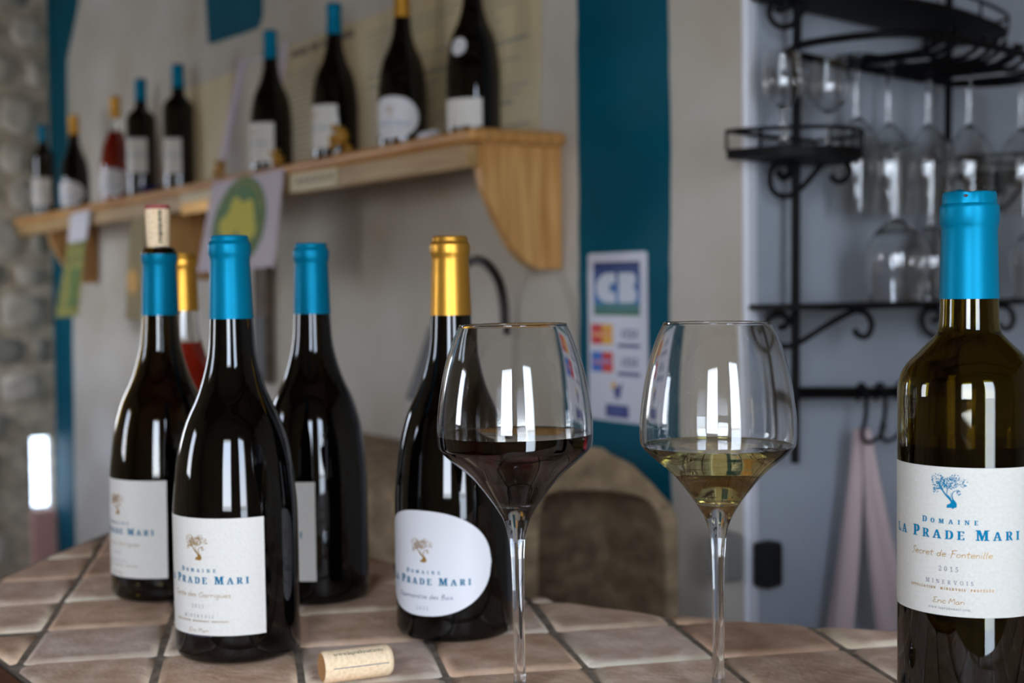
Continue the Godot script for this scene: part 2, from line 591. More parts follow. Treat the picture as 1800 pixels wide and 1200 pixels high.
func art(style: String) -> Array:
	if not arts.has(style):
		var a := []
		a.append(["tree_emblem", "ink_blue" if style == "estate" else "ink_gold", olive_tree(0.0195, 0.0188, 0.0160)])
		a.append(["lettering", "ink_blue", words([["D", 0.0031], ["OMAINE", 0.0024]], 0.0296, 0.0080, true, 0.95)])
		a.append(["lettering", "ink_blue", words([["LA ", 0.0047], ["P", 0.0058], ["RADE", 0.0046], [" ", 0.0046], ["M", 0.0055], ["ARI", 0.0046]], 0.0748, 0.0, true, 0.95)])
		if style == "estate":
			a.append(["handwriting", "ink_gold", hand("Secret de Fontenille", 0.0445, -0.0092, 0.00175, 0.00034)])
		elif style == "garrigues":
			a.append(["handwriting", "ink_gold", hand("Conte des Garrigues", 0.050, -0.0092, 0.0018, 0.00036)])
		else:
			a.append(["handwriting", "ink_grey", hand("Gourmandise des Bois", 0.048, -0.0102, 0.0018, 0.0004)])
		a.append(["lettering", "ink_grey", words([["2015", 0.0025]], 0.010, -0.0168 if style != "round" else -0.0185, false, 0.85)])
		if style != "round":
			a.append(["lettering", "ink_grey", words([["MINERVOIS", 0.0021]], 0.025, -0.0235, false, 0.85)])
			a.append(["lettering", "ink_gold", words([["APPELLATION  MINERVOIS  PROTÉGÉE", 0.0013]], 0.0458, -0.0266, true, 0.85)])
			a.append(["handwriting", "ink_gold", hand("Eric Mari", 0.017, -0.0337, 0.0015, 0.0003)])
			a.append(["lettering", "ink_grey", words([["www.laprademari.com", 0.0012]], 0.022, -0.0368, false)])
		arts[style] = a
	return arts[style]


func bent(tris: PackedVector2Array, r: float, mid: float, v: float) -> MB:
	var mb := MB.new()
	for k in range(0, tris.size(), 3):
		var f := mb.v.size()
		for j in 3:
			var p := tris[k + j]
			var t := mid + p.x / r
			mb.vert(Vector3(sin(t) * r, v + p.y, cos(t) * r), Vector3(sin(t), 0, cos(t)))
		mb.tri(f, f + 1, f + 2)
	return mb


func wrapped(r: float, mid: float, half: float, top: Callable, low: Callable, seg := 40) -> MB:
	var mb := MB.new()
	var rows := []
	for k in seg + 1:
		var x := -1.0 + 2.0 * k / seg
		var t := mid + x * half
		var nn := Vector3(sin(t), 0, cos(t))
		rows.append([top.call(x), low.call(x), nn])
	for k in seg:
		var a = rows[k]
		var b = rows[k + 1]
		var f := mb.v.size()
		mb.vert(a[2] * r + Vector3(0, a[0], 0), a[2])
		mb.vert(b[2] * r + Vector3(0, b[0], 0), b[2])
		mb.vert(b[2] * r + Vector3(0, b[1], 0), b[2])
		mb.vert(a[2] * r + Vector3(0, a[1], 0), a[2])
		mb.quad(f, f + 1, f + 2, f + 3)
		var r0 := r - 0.00015
		for e in [[0, Vector3.UP], [1, Vector3.DOWN]]:
			mb.face([a[2] * r + Vector3(0, a[e[0]], 0), b[2] * r + Vector3(0, b[e[0]], 0), b[2] * r0 + Vector3(0, b[e[0]], 0), a[2] * r0 + Vector3(0, a[e[0]], 0)], e[1])
	return mb


# ---------- bottles
const BURG := [0, .016, .018, .011, .033, .0015, .037, .0, .041, .0008, .0434, .0045, .044, .011, .044, .050, .044, .090, .0437, .105, .0426, .118, .0395, .143, .0335, .165, .0242, .1855, .0172, .211, .0152, .236, .0143, .262, .0136, .2795]
const BURG_LIP := [.0146, .2832, .0147, .2895, .0136, .2918, .0124, .2945, .0095, .2945]
const BORD := [0, .016, .016, .011, .028, .0015, .031, .0, .0345, .0008, .0369, .0045, .0375, .011, .0375, .06, .0375, .12, .0375, .19, .0375, .1985, .0367, .2059, .0329, .2139, .0259, .2212, .0188, .2283, .0160, .2335, .0152, .2488, .0143, .286]
const BORD_LIP := [.0148, .2885, .0150, .297, .0139, .2988, .0128, .3035, .0095, .3035]


func outline(tall: bool) -> Array:
	return sm(v2a(BORD if tall else BURG), 3) + sm(v2a(BORD_LIP if tall else BURG_LIP), 2)


func inside(tall: bool, upto := 1.0) -> Array:
	var src := v2a(BORD if tall else BURG)
	var p := []
	for q in src:
		if q.y > 0.012 or q.x == 0.0:
			p.append(Vector2(maxf(0.0, minf(q.x - 0.003, 1.0)) if q.y < 0.25 else 0.0098, q.y + (0.004 if q.y < 0.03 else 0.0)))
	p.insert(1, Vector2(0.026 if not tall else 0.022, 0.0125))
	p = sm(p, 3)
	p.append(Vector2(0.0096, 0.2955 if not tall else 0.3043))
	if upto < 1.0:
		var cut := []
		for k in p.size():
			if p[k].y <= upto or k < 4:
				cut.append(p[k])
			else:
				var f: float = (upto - p[k - 1].y) / (p[k].y - p[k - 1].y)
				cut.append(Vector2(lerpf(p[k - 1].x, p[k].x, f), upto))
				break
		cut.append(Vector2(0, upto))
		return cut
	return p


# o: tall, glass (dark, amber, olive, rose), level, cap (blue, gold, black, none), cut, label (estate, garrigues, round, none), mid (degrees), half, top, low, shift, seg
func bottle(label: String, group: String, at: Vector3, o: Dictionary, lean := Vector2.ZERO) -> Node3D:
	var face := Basis(Vector3.UP, atan2(-at.x, -at.z)) * Basis(Vector3.BACK, lean.x) * Basis(Vector3.RIGHT, lean.y)
	var root := thing("wine_bottle", label, "bottle", at, face, group)
	var tall: bool = o.get("tall", false)
	var seg: int = o.get("seg", 72)
	var kind: String = o.get("glass", "dark")
	var prof := outline(tall)
	var r := 0.0375 if tall else 0.044
	if kind in ["olive", "deep", "rose"]:
		var shell := prof.duplicate()
		var inn := inside(tall)
		inn.reverse()
		put("glass_body", lathe(MB.new(), shell + inn, seg), M[{"olive": "olive_glass", "deep": "deep_glass", "rose": "clear_glass"}[kind]], root)
		var w := inside(tall, o.level)
		var w2 := []
		for q in w:
			w2.append(Vector2(q.x + (0.0002 if q.x > 0.0 else 0.0), q.y - (0.0002 if q.y < 0.03 else 0.0)))
		put("wine", lathe(MB.new(), w2, seg), M.rose_wine if kind == "rose" else M.dark_wine, root)
	else:
		put("glass_body", lathe(MB.new(), prof + [Vector2(0, prof[-1].y)], seg), M.dark_glass if kind == "dark" else M.amber_glass, root)
	var cap: String = o.get("cap", "blue")
	if cap != "none":
		var c: Array
		if tall:
			c = [.0150, .249, .0156, .249] + [.0154, .256, .0149, .272, .0146, .286, .0151, .2884, .0155, .2892, .0155, .2975, .0153, .2985, .0142, .2998, .0141, .3045, .0136, .3058, .0120, .3064, .0, .3064]
		elif o.get("cut", false):
			c = [.0146, .2375, .0156, .2375, .0153, .245, .0147, .262, .0140, .2788, .0144, .2815, .0151, .2836, .0152, .2890, .0148, .2890]
		else:
			c = [.0146, .2375, .0156, .2375, .0153, .245, .0147, .262, .0140, .2788, .0143, .2812, .0150, .2832, .0152, .2845, .0152, .2895, .0150, .2908, .0139, .2919, .0135, .2930, .0134, .2950, .0130, .2960, .0120, .2966, 0, .2966]
		var cmb := lathe(MB.new(), v2a(c), seg, 0.8)
		if o.get("torn", false):
			var nz := FastNoiseLite.new()
			nz.seed = 8
			nz.frequency = 120.0
			for k in cmb.v.size():
				var q := cmb.v[k]
				if q.y > .2996:
					var a := nz.get_noise_3d(q.x, q.y * .3, q.z)
					cmb.v[k] = Vector3(q.x * (1.0 + a * .018), q.y + (a * .0012 if q.y > .304 else 0.0), q.z * (1.0 + a * .018))
					cmb.n[k] = (cmb.n[k] + Vector3(nz.get_noise_3d(q.z, q.x, q.y), nz.get_noise_3d(q.y, q.z, q.x), 0) * .5).normalized()
		var cm := put("capsule", cmb, M[cap + "_cap"], root)
		if o.get("torn", false):
			var t := MB.new()
			for k in 3:
				var a := -0.14 + k * 0.02
				t.face([Vector3(sin(a - .09) * .01426, .3034, cos(a - .09) * .01426), Vector3(sin(a) * .01428, .3026, cos(a) * .01428), Vector3(sin(a + .07) * .01426, .3035, cos(a + .07) * .01426), Vector3(sin(a) * .01425, .3043, cos(a) * .01425)], Vector3(sin(a), 0, cos(a)))
			put("tear", t, mat(Color(.20, .09, .06), .7), cm)
	var style: String = o.get("label", "garrigues")
	if style != "none":
		var mid := deg_to_rad(o.get("mid", -37.0))
		var half := deg_to_rad(o.get("half", 62.5))
		var hi: float = o.get("top", 0.1015)
		var lo: float = o.get("low", 0.0205)
		var ft := func(_x: float) -> float: return hi
		var fl := func(_x: float) -> float: return lo
		var cy := (hi + lo) / 2.0
		var hh := (hi - lo) / 2.0
		if style == "round":
			ft = func(x: float) -> float: return cy + hh * pow(maxf(0.0, 1.0 - pow(absf(x), 2.25)), 1.0 / 2.1) + hh * 0.02 * -x
			fl = func(x: float) -> float: return cy - hh * pow(maxf(0.0, 1.0 - pow(absf(x), 2.25)), 1.0 / 2.1) + hh * 0.02 * x
		var lb := put("label", wrapped(r + 0.0002, mid, half, ft, fl, 64), M.label_cool if style == "round" else (M.estate_label if style == "estate" else M.label), root)
		if o.get("print", true):
			for pc in art(style):
				put(pc[0], bent(pc[2], r + 0.0004, deg_to_rad(o.get("art", -37.0)), o.get("shift", 0.0562)), M[pc[1]], lb)
		if o.has("neck_label"):
			var rr: float = 0.0305
			var disc := PackedVector2Array()
			for k in 24:
				disc.append_array([Vector2.ZERO, Vector2(cos(TAU * k / 24), sin(TAU * k / 24)) * .0145, Vector2(cos(TAU * (k + 1) / 24), sin(TAU * (k + 1) / 24)) * .0145])
			var dm := MB.new()
			var prf := outline(tall)
			for k in range(0, disc.size(), 3):
				var f := dm.v.size()
				for j in 3:
					var q := disc[k + j]
					var y: float = 0.141 + q.y
					for m in prf.size() - 1:
						if prf[m].y <= y and prf[m + 1].y > y:
							rr = lerpf(prf[m].x, prf[m + 1].x, (y - prf[m].y) / (prf[m + 1].y - prf[m].y)) + 0.0006
					var t := deg_to_rad(o.neck_label) + q.x / rr
					dm.vert(Vector3(sin(t) * rr, y, cos(t) * rr), Vector3(sin(t), 0.5, cos(t)))
				dm.tri(f, f + 1, f + 2)
			put("medallion", dm, M.label_cool, root)
	return root


# ---------- stemware
func tasting_glass(label: String, at: Vector3, level: float, wine: String, lean: float) -> void:
	var root := thing("wine_glass", label, "wine glass", at, Basis(Vector3.BACK, lean), "wine glasses on the tiled counter")
	var foot := sm(v2a([.0, .0012, .02, .0010, .036, .0002, .0395, .0, .0405, .0008, .0400, .0018, .030, .0030, .016, .0048, .0070, .0072, .0042, .0110]), 3)
	var stem := sm(v2a([.0042, .0110, .0037, .020, .0036, .045, .0036, .065, .0038, .080, .0044, .0965, .0062, .1085, .0087, .1160]), 4)
	var out := v2a([.0087, .1160, .0132, .1235, .0192, .1318, .0260, .1402, .0329, .1466, .0405, .1528, .0455, .1578, .0473, .1612, .0478, .1690, .0474, .1790, .0452, .1955, .0418, .2115, .0372, .2255, .0330, .2346])
	out = sm(out, 5)
	var inn := []
	for k in out.size():
		if out[k].y > 0.1325:
			var w := 0.0011 if out[k].y > 0.16 else lerpf(0.0022, 0.0011, clampf((out[k].y - 0.1325) / 0.0275, 0.0, 1.0))
			inn.append(Vector2(out[k].x - w, out[k].y + (0.0006 if out[k].y < 0.155 else 0.0)))
	var low := [Vector2(0, 0.1262), Vector2(.006, .1264), Vector2(.0115, .1282), Vector2(.0152, .1308)]
	inn = sm(low + [inn[0]], 3) + inn.slice(1)
	var rim := [Vector2(.0330, .2349), Vector2(.0325, .2352), Vector2(.0320, .2349)]
	var cavity := inn.duplicate()
	cavity.reverse()
	put("bowl", lathe(MB.new(), out + rim + cavity, 96), M.clear_glass, root)
	put("stem", lathe(MB.new(), stem, 40), M.clear_glass, root)
	put("foot", lathe(MB.new(), foot, 64), M.clear_glass, root)
	var liq := []
	for k in inn.size():
		if inn[k].y < level:
			liq.append(inn[k] + Vector2(0.0003 if inn[k].x > 0.0 else 0.0, -0.0003 if inn[k].x < 0.02 else 0.0))
	var e: float = liq[-1].x
	liq += [Vector2(e, level), Vector2(e - 0.0012, level - 0.0003), Vector2(e - 0.003, level - 0.0006), Vector2(0, level - 0.0006)]
	put("wine", lathe(MB.new(), liq, 96), M[wine], root)


# a plain rack glass: height, bowl radius, bowl height, rim radius
func rack_glass(label: String, group: String, at: Vector3, basis: Basis, h: float, r: float, bh: float, rim: float) -> void:
	var root := thing("rack_glass", label, "wine glass", at, basis, group)
	var b := h - bh
	put("foot", lathe(MB.new(), sm(v2a([0, .0, .025, .0, .028, .0006, .025, .0020, .010, .0036, .004, .010]), 3), 32), M.clear_glass, root)
	put("stem", lathe(MB.new(), sm(v2a([.004, .010, .0034, .03, .0034, b * 0.7, .0045, b]), 3), 20), M.clear_glass, root)
	var out := sm([Vector2(.0045, b), Vector2(r * .45, b + bh * .09), Vector2(r * .82, b + bh * .24), Vector2(r, b + bh * .45), Vector2(lerpf(r, rim, .5), b + bh * .75), Vector2(rim, h)], 5)
	var cav := []
	for k in range(out.size() - 1, 2, -1):
		cav.append(Vector2(out[k].x - .0011, out[k].y + (.0012 if k < 8 else 0.0)))
	cav.append(Vector2(0, out[3].y + .0004))
	put("bowl", lathe(MB.new(), out + cav, 40), M.clear_glass, root)


func line3(a: Array) -> Array:
	var out := []
	for k in range(0, a.size(), 3):
		out.append(Vector3(a[k], a[k + 1], a[k + 2]))
	return out


# ---------- the build
func _ready() -> void:
	rng.seed = 5
	# camera
	var cam := Camera3D.new()
	cam.name = "camera"
	cam.fov = 26.9915
	cam.near = 0.02
	cam.far = 100.0
	cam.transform = Transform3D(Basis(Vector3.RIGHT, -0.0371) * Basis(Vector3.BACK, -0.010), Vector3(0, T + 0.2577, 0))
	var ca := CameraAttributesPhysical.new()
	ca.frustum_focal_length = 50.0
	ca.frustum_focus_distance = 0.80
	ca.exposure_aperture = 7.4
	cam.attributes = ca
	add_child(cam)
	cam.fov = 26.9915
	cam.current = true
	# sky
	var sky := ProceduralSkyMaterial.new()
	sky.sky_top_color = Color(0.74, 0.84, 1.0)
	sky.sky_horizon_color = Color(0.93, 0.96, 1.0)
	sky.ground_bottom_color = Color(0.6, 0.6, 0.58)
	sky.ground_horizon_color = Color(0.75, 0.76, 0.78)
	sky.sky_energy_multiplier = 3.0
	sky.ground_energy_multiplier = 2.0
	var env := Environment.new()
	env.background_mode = Environment.BG_SKY
	env.sky = Sky.new()
	env.sky.sky_material = sky
	env.tonemap_mode = Environment.TONE_MAPPER_LINEAR
	env.tonemap_exposure = 1.0
	env.sdfgi_enabled = true
	env.ssao_enabled = true
	env.ssil_enabled = true
	var we := WorldEnvironment.new()
	we.name = "world_environment"
	we.environment = env
	add_child(we)
	# daylight in the glazed door and the window behind the camera; side and far lights are added to brighten the walls
	for d in [["door_daylight", Vector3(.62, 1.02, .61), Vector2(.40, 1.84), 0.0, 1.38, Color(0.92, 0.96, 1.0)], ["window_daylight", Vector3(-.32, 1.42, .61), Vector2(.44, .84), 0.0, 1.15, Color(0.92, 0.96, 1.0)], ["added_side_light", Vector3(-2.59, 1.5, -.95), Vector2(.44, .74), -PI / 2, .24, Color(1.0, 0.95, 0.88)], ["added_far_light", Vector3(-2.59, 1.4, -3.85), Vector2(.64, .74), -PI / 2, .24, Color(1.0, 0.95, 0.88)]]:
		var al := AreaLight3D.new()
		al.name = d[0]
		al.area_size = d[2]
		al.light_energy = d[4]
		al.light_color = d[5]
		al.shadow_enabled = true
		al.area_range = 14.0
		al.position = d[1]
		al.rotation.y = d[3]
		add_child(al)
	materials()
	setting()
	counter()
	wall_shelf()
	wall_things()
	sink()
	rack()
	on_counter()


# a wall as a prism on its plan (x, z)
func wall(called: String, plan: Array, m: Material) -> MeshInstance3D:
	var mb := MB.new()
	mb.xf = Transform3D(Basis(Vector3.RIGHT, Vector3.BACK, Vector3.UP), Vector3.ZERO)
	prism(mb, v2(plan), -0.05, 2.6)
	return struct(called, mb, m)


func setting() -> void:
	struct("floor", box(MB.new(), Vector3(-3.2, -0.12, -4.93), Vector3(2.4, 0.0, 0.95)), M.floor)
	var ce := struct("ceiling", box(MB.new(), Vector3(-3.3, 2.6, -5.15), Vector3(2.5, 2.75, 0.95)), M.ceiling)
	for k in 8:
		put("beam", box(MB.new(), Vector3(-3.2, 2.46, -4.9 + k * 0.75), Vector3(2.4, 2.6, -4.76 + k * 0.75), 0.01), M.ceiling, ce)
	struct("ground", box(MB.new(), Vector3(-30, -0.3, -30), Vector3(30, -0.13, 30)), M.ground)
	var e := Vector2(-1.598, -4.955)
	var wl := wall("wall_left", [.312, -1.90, -1.598, -4.955, -1.43, -5.06, .332, -2.24], M.plaster)
	# teal paint on the plaster: a thin coat with brushed edges
	for p in [[.026, 1.0, .0262, .33, .024, .08, .024, -.12, .255, -.15, .252, .05, .2505, .18, .256, .42, .252, .66, .255, 1.0],
		[-1.63, 1.09, -1.603, .88, -1.42, .872, -1.27, .868, -1.245, .89, -1.23, 1.1],
		[-3.185, 1.4, -3.185, -.9, -2.972, -.9, -2.955, -.5, -2.935, .17, -2.94, .40, -2.95, .83, -2.936, 1.03, -2.86, 1.10, -2.78, 1.19, -2.72, 1.4]]:
		var mb := MB.new()
		mb.xf = Transform3D(B1, W1A)
		var poly := v2(p)
		var rough := PackedVector2Array()
		for k in poly.size():
			var a := poly[k]
			var b := poly[(k + 1) % poly.size()]
			var steps := maxi(1, int(a.distance_to(b) / 0.03))
			for j in steps:
				rough.append(a.lerp(b, float(j) / steps) + Vector2(rng.randf_range(-.0016, .0016), rng.randf_range(-.0016, .0016)))
		put("teal_paint", prism(mb, rough, -0.002, 0.0012), M.teal, wl)
	wall("wall_right", [.312, -1.90, 1.464, -3.01, 1.464, -3.24, .332, -2.24], M.plaster_cool)
	wall("wall_back", [1.464, -3.01, 2.5, -3.01, 2.5, -3.2, 1.464, -3.2], M.plaster_cool)
	wall("wall_end", [2.3, -3.01, 2.5, -3.01, 2.5, .9, 2.3, .9], M.plaster)
	# side wall with two openings added to let light in, and the rear wall with the door and a narrow window
	var mb := MB.new()
	for q in [[-0.05, 2.6, -4.5, -4.2], [-0.05, 1.0, -4.2, -3.5], [1.8, 2.6, -4.2, -3.5], [-0.05, 2.6, -3.5, -1.2], [-0.05, 1.1, -1.2, -.7], [1.9, 2.6, -1.2, -.7], [-0.05, 2.6, -.7, .9]]:
		box(mb, Vector3(-2.8, q[0], q[2]), Vector3(-2.6, q[1], q[3]))
	struct("wall_side", mb, M.plaster_warm)
	mb = MB.new()
	for q in [[-2.6, -.57, -0.05, 2.6], [-.57, -.07, -0.05, .97], [-.57, -.07, 1.87, 2.6], [-.07, .38, -0.05, 2.6], [.38, .86, 2.02, 2.6], [.86, 2.3, -0.05, 2.6]]:
		box(mb, Vector3(q[0], q[2], .62), Vector3(q[1], q[3], .80))
	struct("wall_rear", mb, M.plaster_warm)
	mb = MB.new()
	for q in [[.38, .42, 0, 2.02], [.82, .86, 0, 2.02], [.42, .82, 1.96, 2.02], [.42, .82, 0, .06]]:
		box(mb, Vector3(q[0], q[2], .66), Vector3(q[1], q[3], .72), 0.004)
	struct("door_1", mb, M.frame)
	mb = MB.new()
	for q in [[-.57, -.54, .97, 1.87], [-.10, -.07, .97, 1.87], [-.54, -.10, 1.84, 1.87], [-.54, -.10, .97, 1.0]]:
		box(mb, Vector3(q[0], q[2], .66), Vector3(q[1], q[3], .72), 0.004)
	struct("window_2", mb, M.frame)
	mb = MB.new()
	for q in [[-1.2, -1.17, 1.1, 1.9], [-.73, -.70, 1.1, 1.9], [-1.17, -.73, 1.87, 1.9], [-1.17, -.73, 1.1, 1.13]]:
		box(mb, Vector3(-2.74, q[2], q[0]), Vector3(-2.68, q[3], q[1]), 0.004)
	struct("added_window_3", mb, M.frame)  # unseen window, added to light the long plaster wall
	mb = MB.new()
	for q in [[-4.2, -4.17, 1.0, 1.8], [-3.53, -3.5, 1.0, 1.8], [-4.17, -3.53, 1.77, 1.8], [-4.17, -3.53, 1.0, 1.03]]:
		box(mb, Vector3(-2.74, q[2], q[0]), Vector3(-2.68, q[3], q[1]), 0.004)
	struct("added_window_4", mb, M.frame)  # second unseen window, added to light the stone wall end
	# far stone wall with a slit window beside the corner
	var d4 := Vector3(-0.848, 0, 0.53)
	var n4 := Vector3(0.53, 0, 0.848)
	var x4 := Transform3D(Basis(-d4, Vector3.UP, n4), Vector3(e.x, T, e.y))
	mb = MB.new()
	mb.xf = x4
	var s0 := -0.084
	var s1 := -0.012
	var y0 := -0.492
	var y1 := -0.238
	for q in [[-1.4, s0, -1.0, 1.65], [s1, 0.03, -1.0, 1.65], [s0, s1, y1, 1.65], [s0, s1, -1.0, y0]]:
		box(mb, Vector3(q[0], q[2], -0.06), Vector3(q[1], q[3], -0.003))
	var far := struct("wall_far", mb, M.mortar)
	var y := -0.95
	while y < 1.6:
		var h := rng.randf_range(0.085, 0.17)
		var x := -1.25 + rng.randf_range(0, .1)
		while x < -0.02:
			var w := minf(rng.randf_range(0.10, 0.24), -0.006 - x)
			if w > 0.05 and not (x + w > s0 - .004 and x < s1 and y + h > -0.72 and y < y1 + .01):
				var poly := PackedVector2Array()
				for k in 9:
					var t := TAU * k / 9 + rng.randf_range(-.2, .2)
					var sx := signf(cos(t)) * pow(absf(cos(t)), 0.6)
					var sy := signf(sin(t)) * pow(absf(sin(t)), 0.6)
					poly.append(Vector2(x + w / 2 + sx * (w / 2 - .008) * rng.randf_range(.86, 1.0), y + h / 2 + sy * (h / 2 - .008) * rng.randf_range(.84, 1.0)))
				var st := MB.new()
				st.xf = x4
				var g := rng.randf_range(0.74, 1.0)
				st.col = Color(0.96 * g, 0.86 * g, 0.71 * g).lerp(Color(0.44, 0.42, 0.36), 1.0 if rng.randf() < 0.22 else 0.0)
				pillow(st, poly, [[0.0, -0.02], [0.004, 0.004], [0.014, 0.014], [0.026, 0.018]])
				put("stone", st, M.stone, far)
			x += w
		y += h
	mb = MB.new()
	mb.xf = x4
	for q in [[s0, s0 + .006, y0, y1], [s1 - .006, s1, y0, y1], [s0 + .006, s1 - .006, y1 - .006, y1], [s0 + .006, s1 - .006, y0, y0 + .006]]:
		box(mb, Vector3(q[0], q[2], -.056), Vector3(q[1], q[3], -.03))
	var win := struct("window_1", mb, M.frame)
	mb = MB.new()
	mb.xf = x4
	put("pane", box(mb, Vector3(s0 + .006, y0 + .006, -.048), Vector3(s1 - .006, y1 - .006, -.044)), M.pane_glass, win)
	mb = MB.new()
	mb.xf = x4
	struct("trim_1", box(mb, Vector3(s0 - .004, -0.94, -.03), Vector3(s1 + .006, y0 - .005, .012), .003), M.pink)
	# corner bead where the two plaster walls meet, and a thin conduit
	mb = MB.new()
	mb.xf = Transform3D(B2, W2A)
	struct("trim_2", box(mb, Vector3(-.002, -.95, -.004), Vector3(.020, 1.64, .006), .002), M.white)


func counter() -> void:
	var top := v2([-.3188, -.933, -.3656, -1.0004, -.455, -1.13, -.4722, -1.297, -.4652, -1.391, -.4415, -1.5498, -.405, -1.585, -.30, -1.51, -.1412, -1.383, .0123, -1.194, .072, -1.150, .1080, -1.128, .1237, -1.1165, .1748, -1.0985, .2486, -1.0725, .2874, -1.0575, .75, -.90, .75, -.45, .018, -.45])
	var root := thing("bar_counter", "bar counter topped with square taupe and brown tumbled tiles", "counter", Vector3(0, 0, 0))
	# plan coordinates: x and -z; built in the xy plane, then laid flat
	var flat := func(mb: MB) -> MB:
		mb.xf = Transform3D(Basis(Vector3.RIGHT, Vector3.FORWARD, Vector3.UP), Vector3(0, T, 0))
		return mb
	var plan := PackedVector2Array()
	for p in top:
		plan.append(Vector2(p.x, -p.y))
	put("grout_bed", prism(flat.call(MB.new()), plan, -0.03, -0.0038), M.grout, root)
	put("base_cabinet", prism(flat.call(MB.new()), shrink(plan, 0.05), -0.94, -0.03), M.plaster, root)
	var a := Vector2(cos(0.2119), sin(0.2119)) * 0.0968
	var b := Vector2(-sin(0.1678), cos(0.1678)) * 0.1028
	var org := Vector2(-0.3304, 0.8864)
	var jit := {}
	var at := func(i: int, j: int) -> Vector2:
		var k := Vector2i(i, j)
		if not jit.has(k):
			jit[k] = Vector2(rng.randf_range(-.0016, .0016), rng.randf_range(-.0016, .0016))
		return org + a * i + b * j + jit[k]
	var tones := [Color(.85, .62, .46), Color(.78, .545, .385), Color(.86, .67, .54), Color(.81, .61, .48), Color(.73, .51, .365), Color(.87, .655, .505)]
	# tones read off the photograph row by row (column from the left seam, row from the front seam)
	var set_tone := {Vector2i(3, 0): 1, Vector2i(4, 0): 2, Vector2i(5, 0): 4, Vector2i(6, 0): 0, Vector2i(3, 1): 2, Vector2i(4, 1): 0, Vector2i(5, 1): 1, Vector2i(6, 1): 0, Vector2i(0, 1): 2, Vector2i(0, 2): 1, Vector2i(-1, 1): 1, Vector2i(-1, 2): 5, Vector2i(-1, 3): 3, Vector2i(-1, 4): 4, Vector2i(0, 0): 0, Vector2i(1, 0): 1, Vector2i(2, 1): 1, Vector2i(2, 0): 2, Vector2i(1, 1): 2, Vector2i(5, 2): 1, Vector2i(6, 2): 1, Vector2i(4, 2): 2}
	for j in range(-6, 8):
		for i in range(-3, 13):
			var q := PackedVector2Array()
			var cs := [at.call(i, j), at.call(i + 1, j), at.call(i + 1, j + 1), at.call(i, j + 1)]
			var quad := shrink(PackedVector2Array(cs), 0.0014)
			for k in 4:
				var p0 := quad[k]
				var p1 := quad[(k + 1) % 4]
				var dir := (p1 - p0).normalized()
				q.append(p0 + dir * 0.003)
				q.append(p0.lerp(p1, rng.randf_range(.3, .45)) + Vector2(-dir.y, dir.x) * rng.randf_range(-.0008, .0009))
				q.append(p1 - dir * 0.003)
			var tone: Color = tones[set_tone.get(Vector2i(i, j), rng.randi() % tones.size())]
			var shade := rng.randf_range(.95, 1.06)
			var inside_all := true
			for p in q:
				inside_all = inside_all and Geometry2D.is_point_in_polygon(p, plan)
			var polys := [q] if inside_all else Geometry2D.intersect_polygons(q, shrink(plan, 0.002))
			for poly in polys:
				if poly.size() < 3:
					continue
				var ext := Rect2(poly[0], Vector2.ZERO)
				for p in poly:
					ext = ext.expand(p)
				if minf(ext.size.x, ext.size.y) < 0.016:
					continue
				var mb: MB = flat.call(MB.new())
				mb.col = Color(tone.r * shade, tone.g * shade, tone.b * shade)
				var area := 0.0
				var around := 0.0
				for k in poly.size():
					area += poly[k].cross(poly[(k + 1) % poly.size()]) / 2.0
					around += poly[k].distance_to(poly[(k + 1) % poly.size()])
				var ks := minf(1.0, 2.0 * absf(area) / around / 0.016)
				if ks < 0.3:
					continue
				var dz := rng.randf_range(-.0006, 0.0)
				pillow(mb, poly, [[0.0, -.007], [0.0005 * ks, -.0040 + dz], [0.0026 * ks, -.0022 + dz], [0.0075 * ks, dz]], 1.35)  # bevel colour raised to paint window light along the tile edges
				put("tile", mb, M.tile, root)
	# dark oak edging along the near left side
	var mb2 := MB.new()
	var e0 := Vector3(-.62, T, -1.363)
	var dirv := Vector3(.0468, 0, .0674).normalized()
	var outv := Vector3(-dirv.z, 0, dirv.x)
	mb2.xf = Transform3D(Basis(dirv, Vector3.UP, outv), Vector3(-.4560, T, -1.131) + outv * 0.001)
	box(mb2, Vector3(-.004, -.045, 0), Vector3(0.83, -.002, .028), .004)
	put("edge_strip", mb2, M.oak, root)


func w1(s: float, y: float, off: float) -> Vector3:
	return W1A + W1X * -s + Vector3(0, y, 0) + W1Z * off


func w2(t: float, y: float, off: float) -> Vector3:
	return W2A + W2X * t + Vector3(0, y, 0) + W2Z * off


func sheet(w: Array, thick := 0.0008) -> MB:   # four corners (top left, top right, bottom right, bottom left) as [s, y, off]
	var mb := MB.new()
	var p := []
	for q in w:
		p.append(w1(q[0], q[1], q[2]))
	var nn: Vector3 = (p[3] - p[0]).cross(p[1] - p[0]).normalized()
	mb.face([p[0] + nn * thick, p[1] + nn * thick, p[2] + nn * thick, p[3] + nn * thick], nn)
	mb.face(p, -nn)
	for k in 4:
		var a: Vector3 = p[k]
		var b: Vector3 = p[(k + 1) % 4]
		mb.face([a, b, b + nn * thick, a + nn * thick], (b - a).cross(nn).normalized() * -1.0)
	return mb


